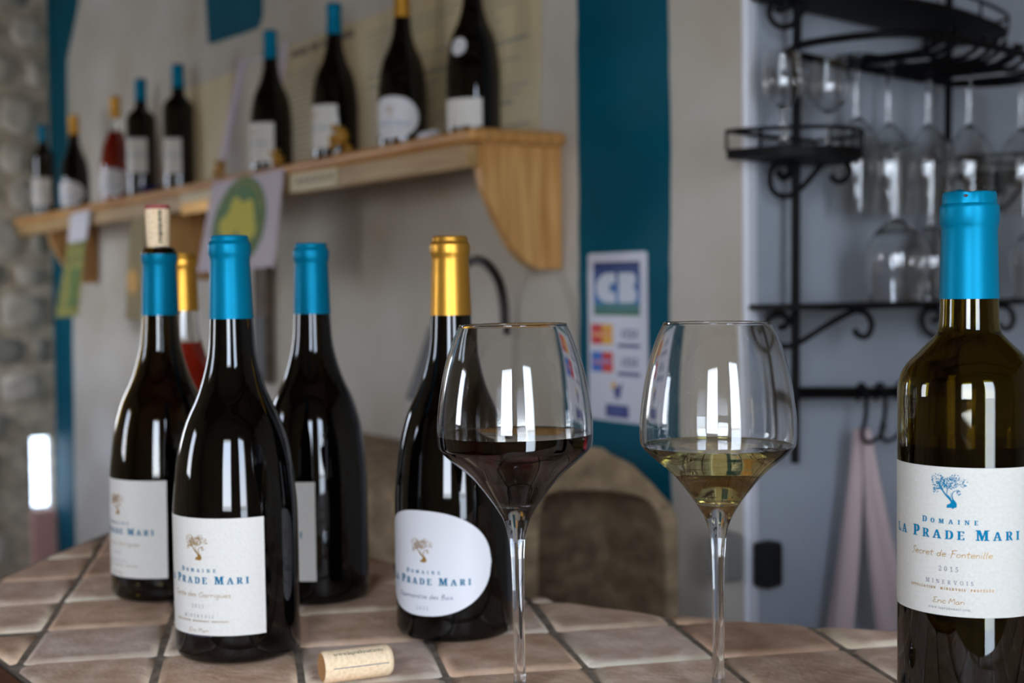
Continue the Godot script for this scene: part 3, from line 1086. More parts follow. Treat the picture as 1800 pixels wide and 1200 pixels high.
func wall_shelf() -> void:
	var root := thing("wall_shelf", "long pine shelf on the white wall carrying a row of wine bottles", "shelf", W1A, B1)
	put("board", box(MB.new(), Vector3(-2.98, .481, .0005), Vector3(0, .503, .178), .008), M.pine, root)
	put("fascia", box(MB.new(), Vector3(-2.94, .444, .150), Vector3(-.028, .481, .170), .002), M.fascia, root)
	var br := Array(v2([.002, .481, .149, .481, .149, .440, .143, .413, .120, .366, .092, .320, .070, .300, .047, .288, .002, .288]))
	for s in [0.02, 1.56, 2.62]:
		var mb := MB.new()
		mb.xf = Transform3D(Basis(Vector3(0, 0, 1), Vector3.UP, Vector3(-1, 0, 0)), Vector3(-s, 0, 0))
		put("bracket", prism(mb, PackedVector2Array(br), 0.0, 0.022), M.pine_up, root)
	# bottles standing on the shelf
	var g := "wine bottles on the wall shelf"
	var sh := .5032
	var bs := func(label: String, s: float, off: float, o: Dictionary):
		o.seg = 40
		return bottle(label, g, w1(s, sh, off), o)
	bs.call("dark bottle at the right end of the shelf with round white medallion and low label", .135, .094, {"cap": "black", "mid": -32.0, "half": 50.0, "top": .058, "low": .014, "neck_label": -36.0, "print": false})
	bs.call("dark bottle with gold capsule and round white label on the shelf", .403, .082, {"cap": "gold", "label": "round", "mid": -28.0, "half": 66.0, "top": .094, "low": .020, "art": -32.0, "shift": .043})
	bs.call("blue-capped sloping bottle on the shelf beside a gold ornament", .615, .115, {"mid": -58.0, "art": -58.0})
	bs.call("blue-capped sloping bottle on the shelf in front of a clear sign holder", .935, .112, {"mid": -56.0, "art": -56.0})
	bs.call("blue-capped straight bottle on the shelf, right of a similar straight one", 1.515, .112, {"tall": true, "mid": -50.0, "half": 58.0, "top": .125, "low": .04, "art": -50.0, "shift": .082})
	bs.call("blue-capped straight bottle on the shelf in front of the rose bottle", 1.79, .118, {"tall": true, "mid": -38.0, "half": 58.0, "top": .150, "low": .062, "art": -38.0, "shift": .105})
	bs.call("red-tinted rose bottle with gold capsule, half hidden on the shelf", 2.075, .100, {"glass": "rose", "level": .20, "cap": "gold", "label": "round", "mid": -20.0, "half": 66.0, "top": .094, "low": .020, "art": -24.0, "shift": .043})
	bs.call("gold-capped dark bottle second from the stone wall end of the shelf", 2.545, .088, {"cap": "gold", "label": "round", "mid": -30.0, "half": 66.0, "top": .094, "low": .020, "art": -30.0, "shift": .043})
	bs.call("blue-capped olive-brown bottle at the stone wall end of the shelf", 2.925, .088, {"glass": "amber", "tall": true, "mid": -18.0, "half": 58.0, "top": .13, "low": .04, "art": -18.0, "shift": .085})
	# small things between the bottles
	var orn := func(label: String, s: float, off: float, k: float, sd: int):
		var t := thing("gold_ornament", label, "ornament", w1(s, sh, off), B1, "gold ornaments on the shelf")
		var mb := MB.new()
		var r := RandomNumberGenerator.new()
		r.seed = sd
		lathe(mb, v2a([0, 0, .016 * k, 0, .014 * k, .006 * k, .004 * k, .010 * k, 0, .012 * k]), 16)
		put("base", mb, M.gold_ornament, t)
		mb = MB.new()
		for q in 16:
			var c := Vector3(r.randf_range(-.019, .019), r.randf_range(.012, .052), r.randf_range(-.01, .01)) * k
			mb.xf = Transform3D(Basis(), c)
			lathe(mb, v2a([0, -.0065, .0046, -.0046, .0065, 0, .0046, .0046, 0, .0065].map(func(x): return x * k)), 12, 0.3)
		put("cluster", mb, M.gold_ornament, t)
	orn.call("knobbly gold ornament right of a blue-capped bottle, tallest of its kind", .545, .135, 1.15, 3)
	orn.call("small gold ornament beside the sloping blue-capped bottle, above the green sign", .865, .13, .8, 4)
	orn.call("small gold ornament at the foot of the clear sign holder", 1.20, .13, .9, 9)
	var ro := thing("paper_roll", "small white roll lying on the shelf between the two nearest bottles", "roll", w1(.275, sh + .012, .10), B1 * Basis(Vector3.BACK, PI / 2))
	put("roll", lathe(MB.new(), v2a([0, -.022, .012, -.022, .012, .022, 0, .022]), 24), M.white, ro)
	put("core", lathe(MB.new(), v2a([0, -.0225, .005, -.0225, .005, -.022]), 16), M.brown_board, ro)
	var bl := thing("blue_dish", "small dark blue dish on the shelf between two straight bottles", "dish", w1(1.66, sh, .135), B1)
	put("dish", lathe(MB.new(), v2a([0, 0, .022, 0, .034, .018, .036, .020, .033, .020, .020, .004, 0, .004]), 24), M.navy, bl)
	# clear sign holder leaning on the shelf
	var ac := thing("sign_holder", "leaning clear plastic sign holder with pale edges behind a blue-capped bottle", "sign holder", Vector3.ZERO)
	put("panel", sheet([[1.225, .785, .052], [.985, .785, .052], [1.03, .506, .075], [1.345, .506, .075]], .003), M.acrylic, ac)
	put("edge", sheet([[1.245, .787, .054], [1.215, .787, .054], [1.325, .505, .078], [1.36, .505, .078]], .006), M.lilac, ac)
	put("edge", sheet([[1.00, .787, .054], [.975, .787, .054], [.995, .68, .062], [1.02, .68, .062]], .006), M.lilac, ac)


func wall_things() -> void:
	# long posters behind the bottles
	var p := thing("wall_poster", "long beige printed poster behind the bottles at the right of the shelf", "poster", Vector3.ZERO)
	put("paper", sheet([[1.16, .797, .002], [.066, .80, .002], [.082, .506, .002], [1.16, .506, .002]]), M.poster, p)
	var lines := MB.new()
	for c in [[1.10, .80, .74], [.70, .30, .765], [.27, .10, .78]]:
		var yy: float = c[2]
		while yy > .53:
			var head := rng.randf() < .16
			var l := rng.randf_range(.35, 1.0)
			var s0: float = c[0]
			var s1: float = lerpf(c[0], c[1], l)
			var hh := .007 if head else .0035
			lines.face([w1(s0, yy, .0034), w1(s1, yy, .0034), w1(s1, yy - hh, .0034), w1(s0, yy - hh, .0034)], W1Z)
			yy -= .021 if head else .012
	put("printed_lines", lines, mat(Color(.60, .57, .50), .8), p)
	var hd := MB.new()
	for q in [[1.08, .99], [.975, .93], [.915, .76]]:
		hd.face([w1(q[0], .785, .0036), w1(q[1], .785, .0036), w1(q[1], .770, .0036), w1(q[0], .770, .0036)], W1Z)
	put("printed_heading", hd, mat(Color(.50, .46, .40), .8), p)
	var p2 := thing("wall_poster", "beige printed poster behind the two straight bottles on the shelf", "poster", Vector3.ZERO)
	put("paper", sheet([[1.79, .785, .002], [1.24, .79, .002], [1.24, .506, .002], [1.80, .506, .002]]), M.poster, p2)
	# white paper strip by the teal band
	# card sign with the green oval hanging from the shelf front
	var sg := thing("oval_sign", "pale card with a green and yellow oval emblem hanging from the shelf", "sign", Vector3.ZERO)
	var tl := Vector3(1.103, .493, .1795)
	var tr := Vector3(.712, .494, .1795)
	var bl := Vector3(1.155, .300, .20)
	var br := Vector3(.722, .305, .20)
	put("card", sheet([[tl.x, tl.y, tl.z], [tr.x, tr.y, tr.z], [br.x, br.y, br.z], [bl.x, bl.y, bl.z]]), M.lilac, sg)
	var on := func(u: float, v: float, lift: float) -> Vector3:
		var q := tl.lerp(tr, u).lerp(bl.lerp(br, u), v)
		return w1(q.x, q.y, q.z + lift)
	for e in [["oval_ring", .365, .50, "green", .0016, 1.0], ["oval_band", .325, .455, "olive_print", .0020, 1.0], ["oval_ring", .295, .42, "green", .0024, 1.0], ["yellow_tree", .26, .36, "lime", .0028, 0.0]]:
		var mb := MB.new()
		var pts := []
		for k in 36:
			var t := TAU * k / 36
			var w: float = 1.0 if e[5] == 1.0 else 0.88 + 0.13 * sin(6.0 * t + 0.5)
			pts.append(on.call(.48 + cos(t) * e[1] * w, .50 + (sin(t) * e[2] * w + (0.05 if e[5] == 0.0 else 0.0)), e[4]))
		mb.face(pts, W1Z)
		put(e[0], mb, M[e[3]], sg)
	var tk := MB.new()
	tk.face([on.call(.45, .74, .0032), on.call(.51, .74, .0032), on.call(.50, .58, .0032), on.call(.46, .58, .0032)], W1Z)
	put("tree_trunk", tk, M.green, sg)
	var bd := thing("hanging_board", "narrow brown board hanging on the wall beneath the oval sign", "board", W1A, B1)
	put("board", box(MB.new(), Vector3(-1.285, .045, .001), Vector3(-1.205, .335, .02), .002), M.brown_board, bd)
	put("dark_panel", box(MB.new(), Vector3(-1.280, .05, .02), Vector3(-1.210, .20, .023), .001), M.grey_strap, bd)
	# price strips on the fascia
	var t2 := thing("price_strip", "cream paper price strip on the shelf edge right of the oval sign", "label strip", Vector3.ZERO, Basis(), "price strips on the shelf edge")
	put("strip", sheet([[.705, .482, .1712], [.492, .480, .1712], [.492, .447, .1712], [.705, .447, .1712]]), M.cream, t2)
	var wr := MB.new()
	for k in 6:
		var s := .675 - k * .03
		wr.face([w1(s, .472, .1724), w1(s - .022, .472, .1724), w1(s - .022, .459, .1724), w1(s, .459, .1724)], W1Z)
	put("faded_writing", wr, mat(Color(.60, .54, .44), .8), t2)
	var t1 := thing("price_strip", "cream and yellow paper strip on the shelf edge left of the oval sign", "label strip", Vector3.ZERO, Basis(), "price strips on the shelf edge")
	put("strip", sheet([[1.335, .482, .1712], [1.115, .482, .1712], [1.115, .462, .1712], [1.335, .462, .1712]]), M.cream, t1)
	put("yellow_band", sheet([[1.335, .4615, .1712], [1.115, .4615, .1712], [1.115, .436, .1712], [1.335, .436, .1712]]), M.gold_ornament, t1)
	# hanging posters further along
	var a := thing("hanging_poster", "yellow-green picture poster with white heading hanging near the stone wall", "poster", Vector3.ZERO)
	put("heading", sheet([[2.255, .484, .1795], [2.055, .485, .1795], [2.085, .404, .184], [2.275, .400, .184]]), M.card, a)
	put("picture", sheet([[2.275, .400, .184], [2.085, .404, .184], [2.150, .195, .192], [2.400, .185, .192]]), M.olive_print, a)
	put("figure", sheet([[2.20, .33, .189], [2.15, .33, .189], [2.19, .215, .1945], [2.24, .215, .1945]]), M.green, a)
	var b := thing("hanging_poster", "narrow tan poster with a gold disc hanging behind the corked bottle", "poster", Vector3.ZERO)
	put("paper", sheet([[1.70, .438, .1795], [1.56, .444, .1795], [1.60, .19, .184], [1.74, .19, .184]]), textured(Color(.55, .47, .25), M.poster.albedo_texture, Vector3(5, 5, 5), .7), b)
	var dm := MB.new()
	var pts := []
	for k in 24:
		pts.append(w1(1.675 + cos(TAU * k / 24) * .042, .285 + sin(TAU * k / 24) * .032, .1842))
	dm.face(pts, W1Z)
	put("gold_disc", dm, M.gold_ornament, b)
	# card payment sticker on the teal band
	var st := thing("payment_sticker", "white card-payment sticker with blue logo panel on the teal band", "sticker", w1(-.127, .183, .0013), B1)
	put("card", prism(MB.new(), rounded(Vector2(-.075, -.1275), Vector2(.075, .1275), .006), 0, .0008), mat(Color(.80, .80, .84), .35), st)
	var mp := func(zx: float, zy: float) -> Vector2: return Vector2((zx - 270.0) / 370.0 * .15, (597.5 - zy) / 1025.0 * .255)
	var rect := func(x0: float, y0: float, x1: float, y1: float, z: float, c0: Color, c1: Color) -> MB:
		var mb := MB.new()
		var q0: Vector2 = mp.call(x0, y0)
		var q1: Vector2 = mp.call(x1, y1)
		mb.col = c0.srgb_to_linear()
		mb.vert(Vector3(q0.x, q0.y, z), Vector3.BACK)
		mb.vert(Vector3(q1.x, q0.y, z), Vector3.BACK)
		mb.col = c1.srgb_to_linear()
		mb.vert(Vector3(q1.x, q1.y, z), Vector3.BACK)
		mb.vert(Vector3(q0.x, q1.y, z), Vector3.BACK)
		mb.quad(0, 1, 2, 3)
		return mb
	var pan := put("logo_panel", rect.call(122, 142, 412, 390, .0012, Color(.02, .12, .38), Color(.02, .42, .72)), M.print, st)
	put("green_band", rect.call(122, 390, 412, 466, .0012, Color(.02, .45, .50), Color(.04, .36, .20)), M.print, pan)
	var c := MB.new()
	c.col = Color(.78, .80, .84).srgb_to_linear()
	var cp := PackedVector2Array()
	for k in 15:
		var t := PI / 2 + PI * k / 14
		cp.append(mp.call(215 + cos(t) * 75, 298 - sin(t) * 90))
	for q in [[262, 388], [262, 325], [225, 325], [225, 272], [262, 272], [262, 208]]:
		cp.append(mp.call(q[0], q[1]))
	put("logo_letter", prism(c, cp, .0012, .0016), M.print, pan)
	c = MB.new()
	c.col = Color(.78, .80, .84).srgb_to_linear()
	cp = PackedVector2Array()
	for q in [[284, 208], [365, 208], [386, 225], [388, 268], [372, 294], [392, 320], [392, 365], [372, 388], [284, 388]]:
		cp.append(mp.call(q[0], q[1]))
	put("logo_letter", prism(c, cp, .0012, .0016), M.print, pan)
	for k in 2:
		var y0 := 520.0 + 170.0 * k
		var l0 := Color(.80, .08, .06) if k == 0 else Color(.05, .38, .75)
		var l1 := Color(.88, .62, .08) if k == 0 else Color(.80, .10, .08)
		var lg := put("card_logo", rect.call(104, y0, 175, y0 + 124, .0012, l0, l0), M.print, st)
		put("logo_half", rect.call(175, y0, 243, y0 + 124, .0012, l1, l1), M.print, lg)
		put("logo_bar", rect.call(118, y0 + 48, 230, y0 + 74, .0014, l0.lerp(Color.WHITE, .3), l1.lerp(Color.WHITE, .3)), M.print, lg)
		var vz := MB.new()
		vz.col = Color(.16, .17, .42).srgb_to_linear()
		var tris := words([["VISA", .0135]], .042, 0.0, true, 1.0, true)
		var o2: Vector2 = mp.call(342, y0 + 82)
		for j in range(0, tris.size(), 3):
			var f := vz.v.size()
			for m in 3:
				var q := tris[j + m]
				vz.vert(Vector3(o2.x + q.x + q.y * .3, o2.y + q.y, .0013), Vector3.BACK)
			vz.tri(f, f + 1, f + 2)
		var vs := put("lettering", vz, M.print, st)
		put("blue_bar", rect.call(274, y0 + 116, 412, y0 + 138, .0013, Color(.12, .16, .45), Color(.12, .16, .45)), M.print, vs)
	var vm := MB.new()
	vm.col = Color(.14, .18, .48).srgb_to_linear()
	cp = PackedVector2Array()
	for q in [[262, 885], [282, 905], [290, 878], [304, 880], [282, 972], [258, 972], [240, 900]]:
		cp.append(mp.call(q[0], q[1]))
	put("emblem", prism(vm, cp, .0010, .0014), M.print, st)
	put("emblem_tip", rect.call(232, 872, 262, 908, .0016, Color(.85, .66, .25), Color(.85, .66, .25)), M.print, st)
	var bx := put("blue_box", rect.call(194, 1008, 340, 1086, .0012, Color(.06, .14, .46), Color(.06, .14, .46)), M.print, st)
	put("faint_mark", rect.call(226, 1030, 308, 1062, .0014, Color(.20, .28, .56), Color(.20, .28, .56)), M.print, bx)
	# grey bar on the wall left of the gold-capped bottle
	var sp := thing("grey_bar", "slanted dark grey bar on the white wall left of the gold-capped counter bottle", "bar", Vector3.ZERO)
	put("bar", sheet([[.435, .190, .004], [.395, .190, .004], [.440, .052, .03], [.482, .052, .03]], .012), M.grey_strap, sp)
	# outlet box straddling the corner of the walls, with a black adaptor
	var ob := thing("outlet_box", "grey outlet box low on the wall corner beside the white wine glass stem", "socket", W2A)
	var mb := MB.new()
	mb.xf = Transform3D(B1, Vector3.ZERO)
	put("box", box(mb, Vector3(-.040, -.138, .0015), Vector3(-.004, -.074, .036), .004), M.grey_plastic, ob)
	var ad := thing("plug_adaptor", "black plug adaptor on the wall corner right of the grey outlet box", "plug", W2A)
	mb = MB.new()
	mb.xf = Transform3D(B2, Vector3.ZERO)
	put("body", box(mb, Vector3(-.004, -.144, .012), Vector3(.030, -.084, .040), .004), mat(Color(.01, .01, .013), .9), ad)
	mb = MB.new()
	mb.xf = Transform3D(B2, Vector3.ZERO)
	put("pins", box(mb, Vector3(.006, -.118, .0065), Vector3(.020, -.106, .013), .001), M.grey_plastic, ad)


func sink() -> void:
	# old stone sink against the wall, seen from its arched end
	var root := thing("stone_sink", "old carved stone sink with an arched hollow end against the wall", "sink", w1(-.27, 0, .001), B1)
	# section in (off, y); extruded along the wall
	var lie := Transform3D(Basis(Vector3(0, 0, 1), Vector3.UP, Vector3(-1, 0, 0)), Vector3.ZERO)
	var outer := sm(v2a([.001, -.30, .001, -.12, .006, -.066, .044, -.021, .100, .020, .151, .040, .226, .047, .290, .044, .312, .030, .318, -.05, .318, -.30]), 3)
	var cav := sm(v2a([.026, -.30, .024, -.11, .036, -.066, .064, -.036, .142, -.020, .215, -.016, .234, -.036, .240, -.12, .240, -.30]), 3)
	var ring := PackedVector2Array()
	for q in outer:
		ring.append(q + Vector2(0, rng.randf_range(-.0025, .0025)) if q.y > -.29 and q.x > .003 else q)
	var inner := cav.duplicate()
	inner.reverse()
	for q in inner:
		ring.append(q)
	var mb := MB.new()
	mb.xf = lie
	put("arched_rim", prism(mb, ring, 0.0, 0.20, true), M.rock, root)
	mb = MB.new()
	mb.xf = lie
	put("trough", prism(mb, v2([.001, -.30, .001, -.04, .02, -.028, .27, -.030, .292, -.045, .296, -.30]), 0.20, 1.05, true), M.rock, root)
	mb = MB.new()
	put("pedestal", box(mb, Vector3(-1.05, -.95, .001), Vector3(0, -.30, .318), .01), M.rock, root)
	mb = MB.new()
	put("corner_block", box(mb, Vector3(-.655, -.215, .296), Vector3(-.60, -.105, .325), .008), M.rock_pale, root)
	# rough inner face of the hollow
	mb = MB.new()
	var nz := FastNoiseLite.new()
	nz.seed = 4
	nz.frequency = 14.0
	var grid := []
	for j in 15:
		var row := []
		for k in 15:
			var x := .012 + .24 * k / 14.0
			var y := -.31 + .31 * j / 14.0
			row.append(mb.vert(Vector3(-.18 + nz.get_noise_2d(x, y) * .045 + .07 * (1.0 - float(j) / 14.0), y, x), Vector3(1, nz.get_noise_2d(y, x) * .6, nz.get_noise_2d(x + 5, y) * .6)))
		grid.append(row)
	for j in 14:
		for k in 14:
			mb.quad(grid[j][k], grid[j][k + 1], grid[j + 1][k + 1], grid[j + 1][k])
	put("hollow", mb, M.rock_shaded, root)
	# swan-neck tap
	var tp := thing("swan_neck_tap", "dark swan-neck tap rising above the stone sink", "tap", w1(.17, -.028, .12), B1)
	put("spout", tube(MB.new(), sm(line3([0, .004, 0, 0, .14, 0, 0, .242, 0, .015, .297, 0, .055, .328, 0, .105, .328, 0, .147, .300, 0, .163, .262, 0, .167, .212, 0]), 5), .0075, 12), M.copper, tp)
	put("collar", lathe(MB.new(), v2a([0, .001, .018, .001, .016, .014, .009, .022, 0, .022]), 20), M.copper, tp)


func rack() -> void:
	var root := thing("iron_rack", "black wrought-iron glass rack with scrolled brackets on the right wall", "rack", W2A)
	var px := 1.0 / 1310.0
	var off := .045
	var posts := [.052, .45]
	var xf := Transform3D(B2, Vector3.ZERO)
	for t in posts:
		var mb := MB.new()
		mb.xf = xf
		put("post", tube(mb, line3([t - .004, .02, off, t, .4, off, t + .006, .72, off]), .0062, 8), M.iron, root)
	# top tray with a gallery rail
	var mb := MB.new()
	mb.xf = xf * Transform3D(Basis(Vector3.RIGHT, Vector3.BACK, Vector3.UP), Vector3.ZERO)
	var plan := PackedVector2Array(sm(v2a([.0, .012, .0, .09, .08, .125, .25, .15, .42, .135, .53, .10, .55, .012]), 3))
	put("top_tray", prism(mb, plan, .634, .642), M.iron, root)
	mb = MB.new()
	mb.xf = xf
	var gal := []
	for q in plan:
		gal.append(Vector3(q.x, .662, q.y))
	put("gallery_rail", tube(mb, gal, .0028, 6), M.iron, root)
	for k in range(2, plan.size(), 3):
		mb = MB.new()
		mb.xf = xf
		put("gallery_pin", tube(mb, line3([plan[k].x, .640, plan[k].y, plan[k].x, .662, plan[k].y]), .0022, 6), M.iron, root)
	# stemware hanger: frame and rails running out from the wall
	mb = MB.new()
	mb.xf = xf
	put("hanger_frame", tube(mb, sm(line3([.06, .570, .026, .25, .570, .020, .50, .570, .026, .560, .570, .09, .50, .570, .210, .24, .572, .228, .06, .572, .205, .02, .571, .09, .06, .570, .026]), 4), .0055, 6), M.iron, root)
	var spots := [[.172, .063], [.268, .055], [.325, .085], [.375, .122], [.480, .150]]
	for k in 10:
		var t: float = spots[k / 2][0] + (.0165 if k % 2 else -.0165) if k < 6 else [.3585, .3915, .4640, .4960][k - 6]
		mb = MB.new()
		mb.xf = xf
		put("hanger_rail", tube(mb, sm(line3([t, .566, .025, t, .565, .10, t, .566, .18, t, .590, .212]), 3), .0036, 6), M.iron, root)
	# lower shelf
	mb = MB.new()
	mb.xf = xf * Transform3D(Basis(Vector3.RIGHT, Vector3.BACK, Vector3.UP), Vector3.ZERO)
	put("shelf_plate", prism(mb, v2([-.005, .010, -.03, .14, .66, .14, .68, .010]), .2265, .2335), M.iron, root)
	# half-moon side trays with their rails, and the scrolled brackets
	var scroll := func(called: String, t: float, y: float, paths: Array):
		var m := MB.new()
		m.xf = Transform3D(Basis(), B2 * Vector3(t, y, off + .01))
		for p in paths:
			var q := []
			for e in v2a(p):
				q.append(Vector3((e.x - 1385.0) * px, -e.y * px, 0))
			tube(m, sm(q, 5), .0042, 7)
		put(called, m, M.iron, root)
	for t in [.040, .625]:
		mb = MB.new()
		mb.xf = xf * Transform3D(Basis(Vector3.RIGHT, Vector3.BACK, Vector3.UP), Vector3.ZERO)
		var half := PackedVector2Array()
		for k in 17:
			var a := PI * k / 16
			half.append(Vector2(t + cos(a) * .100, .016 + sin(a) * .125))
		var tray := put("half_moon_tray", prism(mb, half, .422, .435), M.iron, root)
		mb = MB.new()
		mb.xf = xf
		var rl := []
		for q in half:
			rl.append(Vector3(q.x, .458, q.y))
		rl.append(rl[0])
		put("tray_rail", tube(mb, rl, .0030, 6), M.iron, tray)
		for k in range(0, 17, 2):
			mb = MB.new()
			mb.xf = xf
			put("tray_pin", tube(mb, line3([half[k].x, .433, half[k].y, half[k].x, .458, half[k].y]), .0022, 6), M.iron, tray)
		var t2: float = .052 if t < .3 else .625
		scroll.call("scroll_bracket", t2, .422, [[1364, 10, 1361, 22, 1352, 27, 1345, 22, 1344, 14], [1345, 20, 1352, 28, 1364, 20, 1364, 8, 1350, 2, 1334, 8, 1328, 24, 1331, 45, 1345, 58, 1363, 58, 1384, 44, 1402, 25, 1419, 4], [1461, 2, 1467, 14, 1464, 28, 1451, 35, 1440, 31, 1436, 22]])
		scroll.call("scroll_bracket", .052 if t < .3 else .45, .2265, [[1342, 32, 1354, 30, 1360, 20, 1354, 10, 1340, 7, 1326, 14, 1322, 32, 1330, 52, 1346, 63, 1364, 64, 1386, 54, 1438, 22, 1478, 2], [1478, 3, 1496, 8, 1506, 28, 1498, 48, 1483, 47, 1475, 36]])
		scroll.call("scroll_bracket", .052 if t < .3 else .45, .634, [[1357, 5, 1352, 14, 1345, 16, 1340, 10], [1345, 14, 1360, 10, 1356, 0, 1336, 0, 1328, 18, 1333, 34, 1347, 44, 1366, 42, 1380, 26, 1396, 6]])
	# hook rail
	mb = MB.new()
	mb.xf = xf
	put("hook_rail", tube(mb, sm(line3([posts[0] - .005, .114, off, .10, .112, .052, .25, .104, .062, .40, .103, .062, posts[1] - .004, .108, off]), 5), .0035, 8, 2.3), M.iron, root)
	# S-hooks
	var hook := func(label: String, t: float, hy: float, ho: float):
		var h := thing("s_hook", label, "hook", w2(t, hy, ho), B2, "S-hooks on the rack rail")
		put("hook", tube(MB.new(), sm(line3([.006, -.012, -.0085, .004, .004, -.0088, .001, .0125, 0, -.001, .004, .0088, -.001, -.030, .009, -.012, -.055, .010, -.004, -.068, .012, .022, -.062, .016, .032, -.044, .018]), 5), .0030, 7), M.iron, h)
	hook.call("black S-hook on the rack rail carrying the pinkish towel", .188, .1066, .0585)
	hook.call("empty black S-hook on the rack rail right of the towel", .232, .1048, .0613)
	hook.call("black S-hook on the rack rail nearest the large right bottle", .286, .1036, .0624)
	# towel
	var tw := thing("hanging_towel", "pale pinkish towel hanging in folds from a rack hook", "towel", W2A)
	# two tails of one cloth: edges [left at the top, middle, bottom, right at the top, middle, bottom]
	for tail in [[.178, .146, .098, .196, .192, .150, .052], [.184, .186, .232, .204, .250, .312, .060]]:
		mb = MB.new()
		mb.xf = xf
		var rows := []
		for j in 25:
			var f := j / 24.0
			var row := []
			var q0 := lerpf(lerpf(tail[0], tail[1], f), lerpf(tail[1], tail[2], f), f)
			var q1 := lerpf(lerpf(tail[3], tail[4], f), lerpf(tail[4], tail[5], f), f)
			for k in 29:
				var g := k / 28.0
				var amp := lerpf(.004, .013, f)
				var z: float = tail[6] + amp * sin(g * 13.0 + .6) * .7 + amp * .5 * sin(g * 5.0 + 2.0 + f)
				var dz := amp * 9.1 * cos(g * 13.0 + .6) + amp * 2.5 * cos(g * 5.0 + 2.0 + f)
				row.append(mb.vert(Vector3(lerpf(q0, q1, g), lerpf(.056, -.27, f) + .03 * f * sin(g * 4.0 + tail[6] * 90.0), z), Vector3(-dz, 0, maxf(q1 - q0, .01))))
			rows.append(row)
		for j in 24:
			for k in 28:
				mb.quad(rows[j][k], rows[j][k + 1], rows[j + 1][k + 1], rows[j + 1][k])
		put("fold", mb, M.towel, tw)
	# glasses on the rack
	var up := Basis()
	rack_glass("small upright glass on the half-moon tray, in front of the rack post", "glasses standing on the half-moon tray", w2(-.014, .4352, .072), up, .124, .027, .074, .021)
	rack_glass("small upright glass on the half-moon tray, right of the rack post", "glasses standing on the half-moon tray", w2(.078, .4352, .080), up, .126, .030, .076, .023)
	rack_glass("upright glass on the top tray of the iron rack", "", w2(.30, .6422, .08), up, .150, .028, .088, .022)
	var dn := Basis(Vector3.RIGHT, PI)
	var names := ["leftmost glass hanging from the iron stem rails", "second glass from the left hanging from the iron stem rails", "middle glass hanging from the iron stem rails", "hanging glass directly above the large right bottle", "hanging glass at the right edge above the right bottle"]
	var ts := spots
	for k in 5:
		rack_glass(names[k], "glasses hanging from the rack", w2(ts[k][0], .5735, ts[k][1]), dn, .214, .034, .130, .028)
	var nm := ["upside-down wine glass on the rack shelf left of the large right bottle", "upside-down wine glass on the rack shelf behind the large bottle's neck", "upside-down wine glass on the rack shelf right of the bottle's neck"]
	var tt := [[.150, .138], [.395, .050], [.600, .115]]
	for k in 3:
		var gh := .208 if k < 2 else .168
		rack_glass(nm[k], "upside-down glasses on the rack shelf", w2(tt[k][0], .2345 + gh, tt[k][1]), dn, gh, .0425, .112, .035)


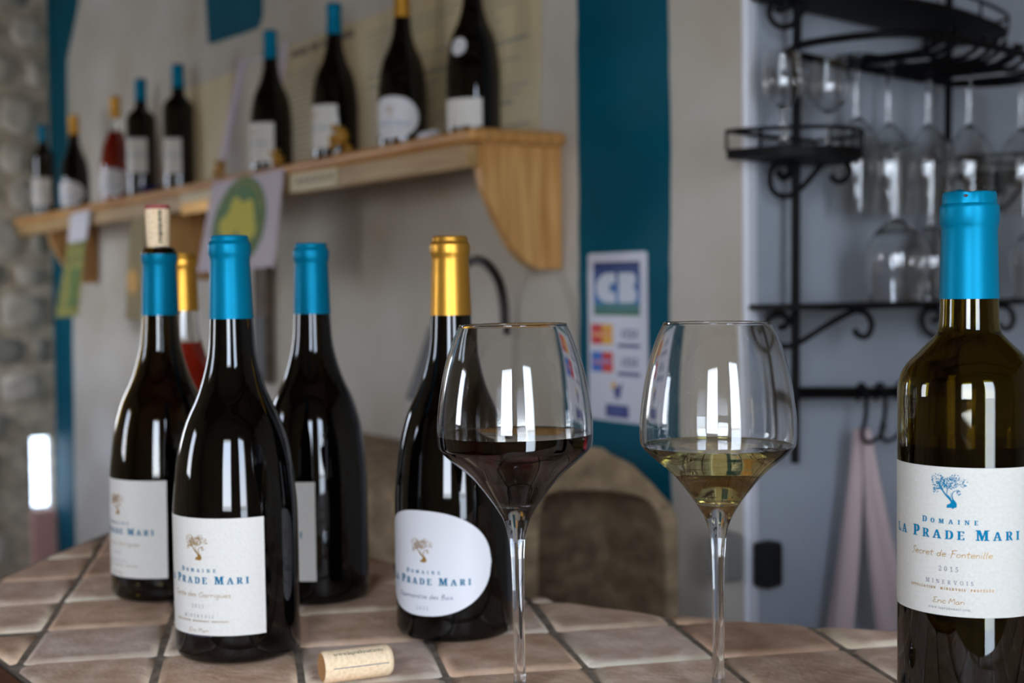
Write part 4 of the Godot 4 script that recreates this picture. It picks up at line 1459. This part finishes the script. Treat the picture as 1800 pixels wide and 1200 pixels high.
func on_counter() -> void:
	var y := T + .0009
	var g := "wine bottles on the tiled counter"
	bottle("front blue-capped bottle on the counter with its whole white label showing", g, Vector3(-.1984, y, -1.0129), {"seg": 112, "mid": -37.0, "half": 62.5, "art": -38.0, "shift": .0562}, Vector2(.006, 0))
	bottle("gold-capped bottle on the counter with a rounded white label", g, Vector3(-.0452, y, -1.0661), {"seg": 112, "cap": "gold", "label": "round", "mid": -31.0, "half": 69.0, "top": .0965, "low": .0195, "art": -32.5, "shift": .0425}, Vector2(.002, 0))
	bottle("blue-capped bottle behind the front one, mostly hiding its label", g, Vector3(-.1666, y, -1.1933), {"seg": 96, "mid": -63.0, "half": 62.5, "art": -63.0, "shift": .0562}, Vector2(.004, 0))
	bottle("uncapped bottle with cut blue foil and a cork stuck in its neck", g, Vector3(-.2997, y, -1.2107), {"seg": 96, "glass": "deep", "level": .130, "cut": true, "mid": -59.0, "half": 62.5, "art": -59.0, "shift": .0562}, Vector2(-.002, 0))
	bottle("clear bottle of orange-pink wine with gold capsule at the back of the counter", g, Vector3(-.337, y, -1.46), {"seg": 64, "glass": "rose", "level": .205, "cap": "gold", "label": "round", "mid": -31.0, "half": 69.0, "top": .0965, "low": .0195, "art": -32.5, "shift": .0425})
	bottle("large olive-glass bottle in front at the right edge, label with blue tree", g, Vector3(.2461, y, -.765), {"seg": 144, "tall": true, "glass": "olive", "level": .172, "torn": true, "label": "estate", "mid": -14.7, "half": 86.0, "top": .1622, "low": .0846, "art": -15.5, "shift": .1247})
	tasting_glass("angular stemmed glass a third full of red wine", Vector3(.0030, y, -.87), .1680, "red_wine", .010)
	tasting_glass("angular stemmed glass holding a little white wine", Vector3(.1254, y, -.87), .1600, "white_wine", -.002)
	# corks
	var ck := thing("cork", "pale printed cork lying on the tiles at the front", "cork", Vector3(-.1055, T + .0107, -.934), Basis(Vector3.UP, 0.42) * Basis(Vector3.BACK, -PI / 2))
	put("body", lathe(MB.new(), v2a([.0090, -.0235, .0102, -.0222, .0105, -.0205, .0105, .0205, .0102, .0222, .0090, .0235]), 40), M.cork, ck)
	put("end_face", lathe(MB.new(), v2a([0, -.0236, .0091, -.0236]), 32), M.cork_end, ck)
	put("end_face", lathe(MB.new(), v2a([.0091, .0236, 0, .0236]), 32), M.cork_end, ck)
	var fr := PackedVector2Array()
	# printed frame and address; u runs round the cork, v along it
	for q in [[-.0115, -.0185, -.0110, .0195], [-.0115, -.0185, .0065, -.0181], [-.0115, .0191, .0065, .0195], [.0060, -.0185, .0065, .0195]]:
		for k in [[0, 1], [2, 1], [2, 3], [0, 1], [2, 3], [0, 3]]:
			fr.append(Vector2(q[k[0]], q[k[1]]))
	var mid := deg_to_rad(-38.0)
	put("printed_frame", bent(fr, .01062, mid, 0.0), M.ink_grey, ck)
	var addr := PackedVector2Array()
	for q in words([["www.laprademari.com", .0026]], .034, 0.0, false):
		addr.append(Vector2(-.0025 - q.y, q.x))
	var addr2 := PackedVector2Array()
	for q in words([["MISE EN", .0016]], .008, 0.0, true):
		addr2.append(Vector2(.0105 - q.y, q.x))
	put("printed_lettering", bent(addr, .01064, mid, 0.0), M.ink_black, ck)
	var c2 := thing("cork", "wine-stained cork standing in the neck of the opened bottle", "cork", Vector3(-.2995, T + .2790, -1.2105), Basis(Vector3.UP, .3) * Basis(Vector3.BACK, .01))
	put("body", lathe(MB.new(), v2a([0, 0, .0092, 0, .0092, .018, .0097, .022, .0104, .048, .0104, .0515, .0098, .0525, 0, .0525]), 36), M.cork, c2)
	put("stained_top", lathe(MB.new(), v2a([.01045, .0490, .01048, .0515, .0099, .0527, 0, .0528]), 36), M.wine_stain, c2)
	var pr := PackedVector2Array()
	for q in words([["LA PRADE MARI", .003]], .028, 0.0, true):
		pr.append(Vector2(q.y, q.x))
	put("printed_lettering", bent(pr, .0106, .0, .034), M.ink_black, c2)
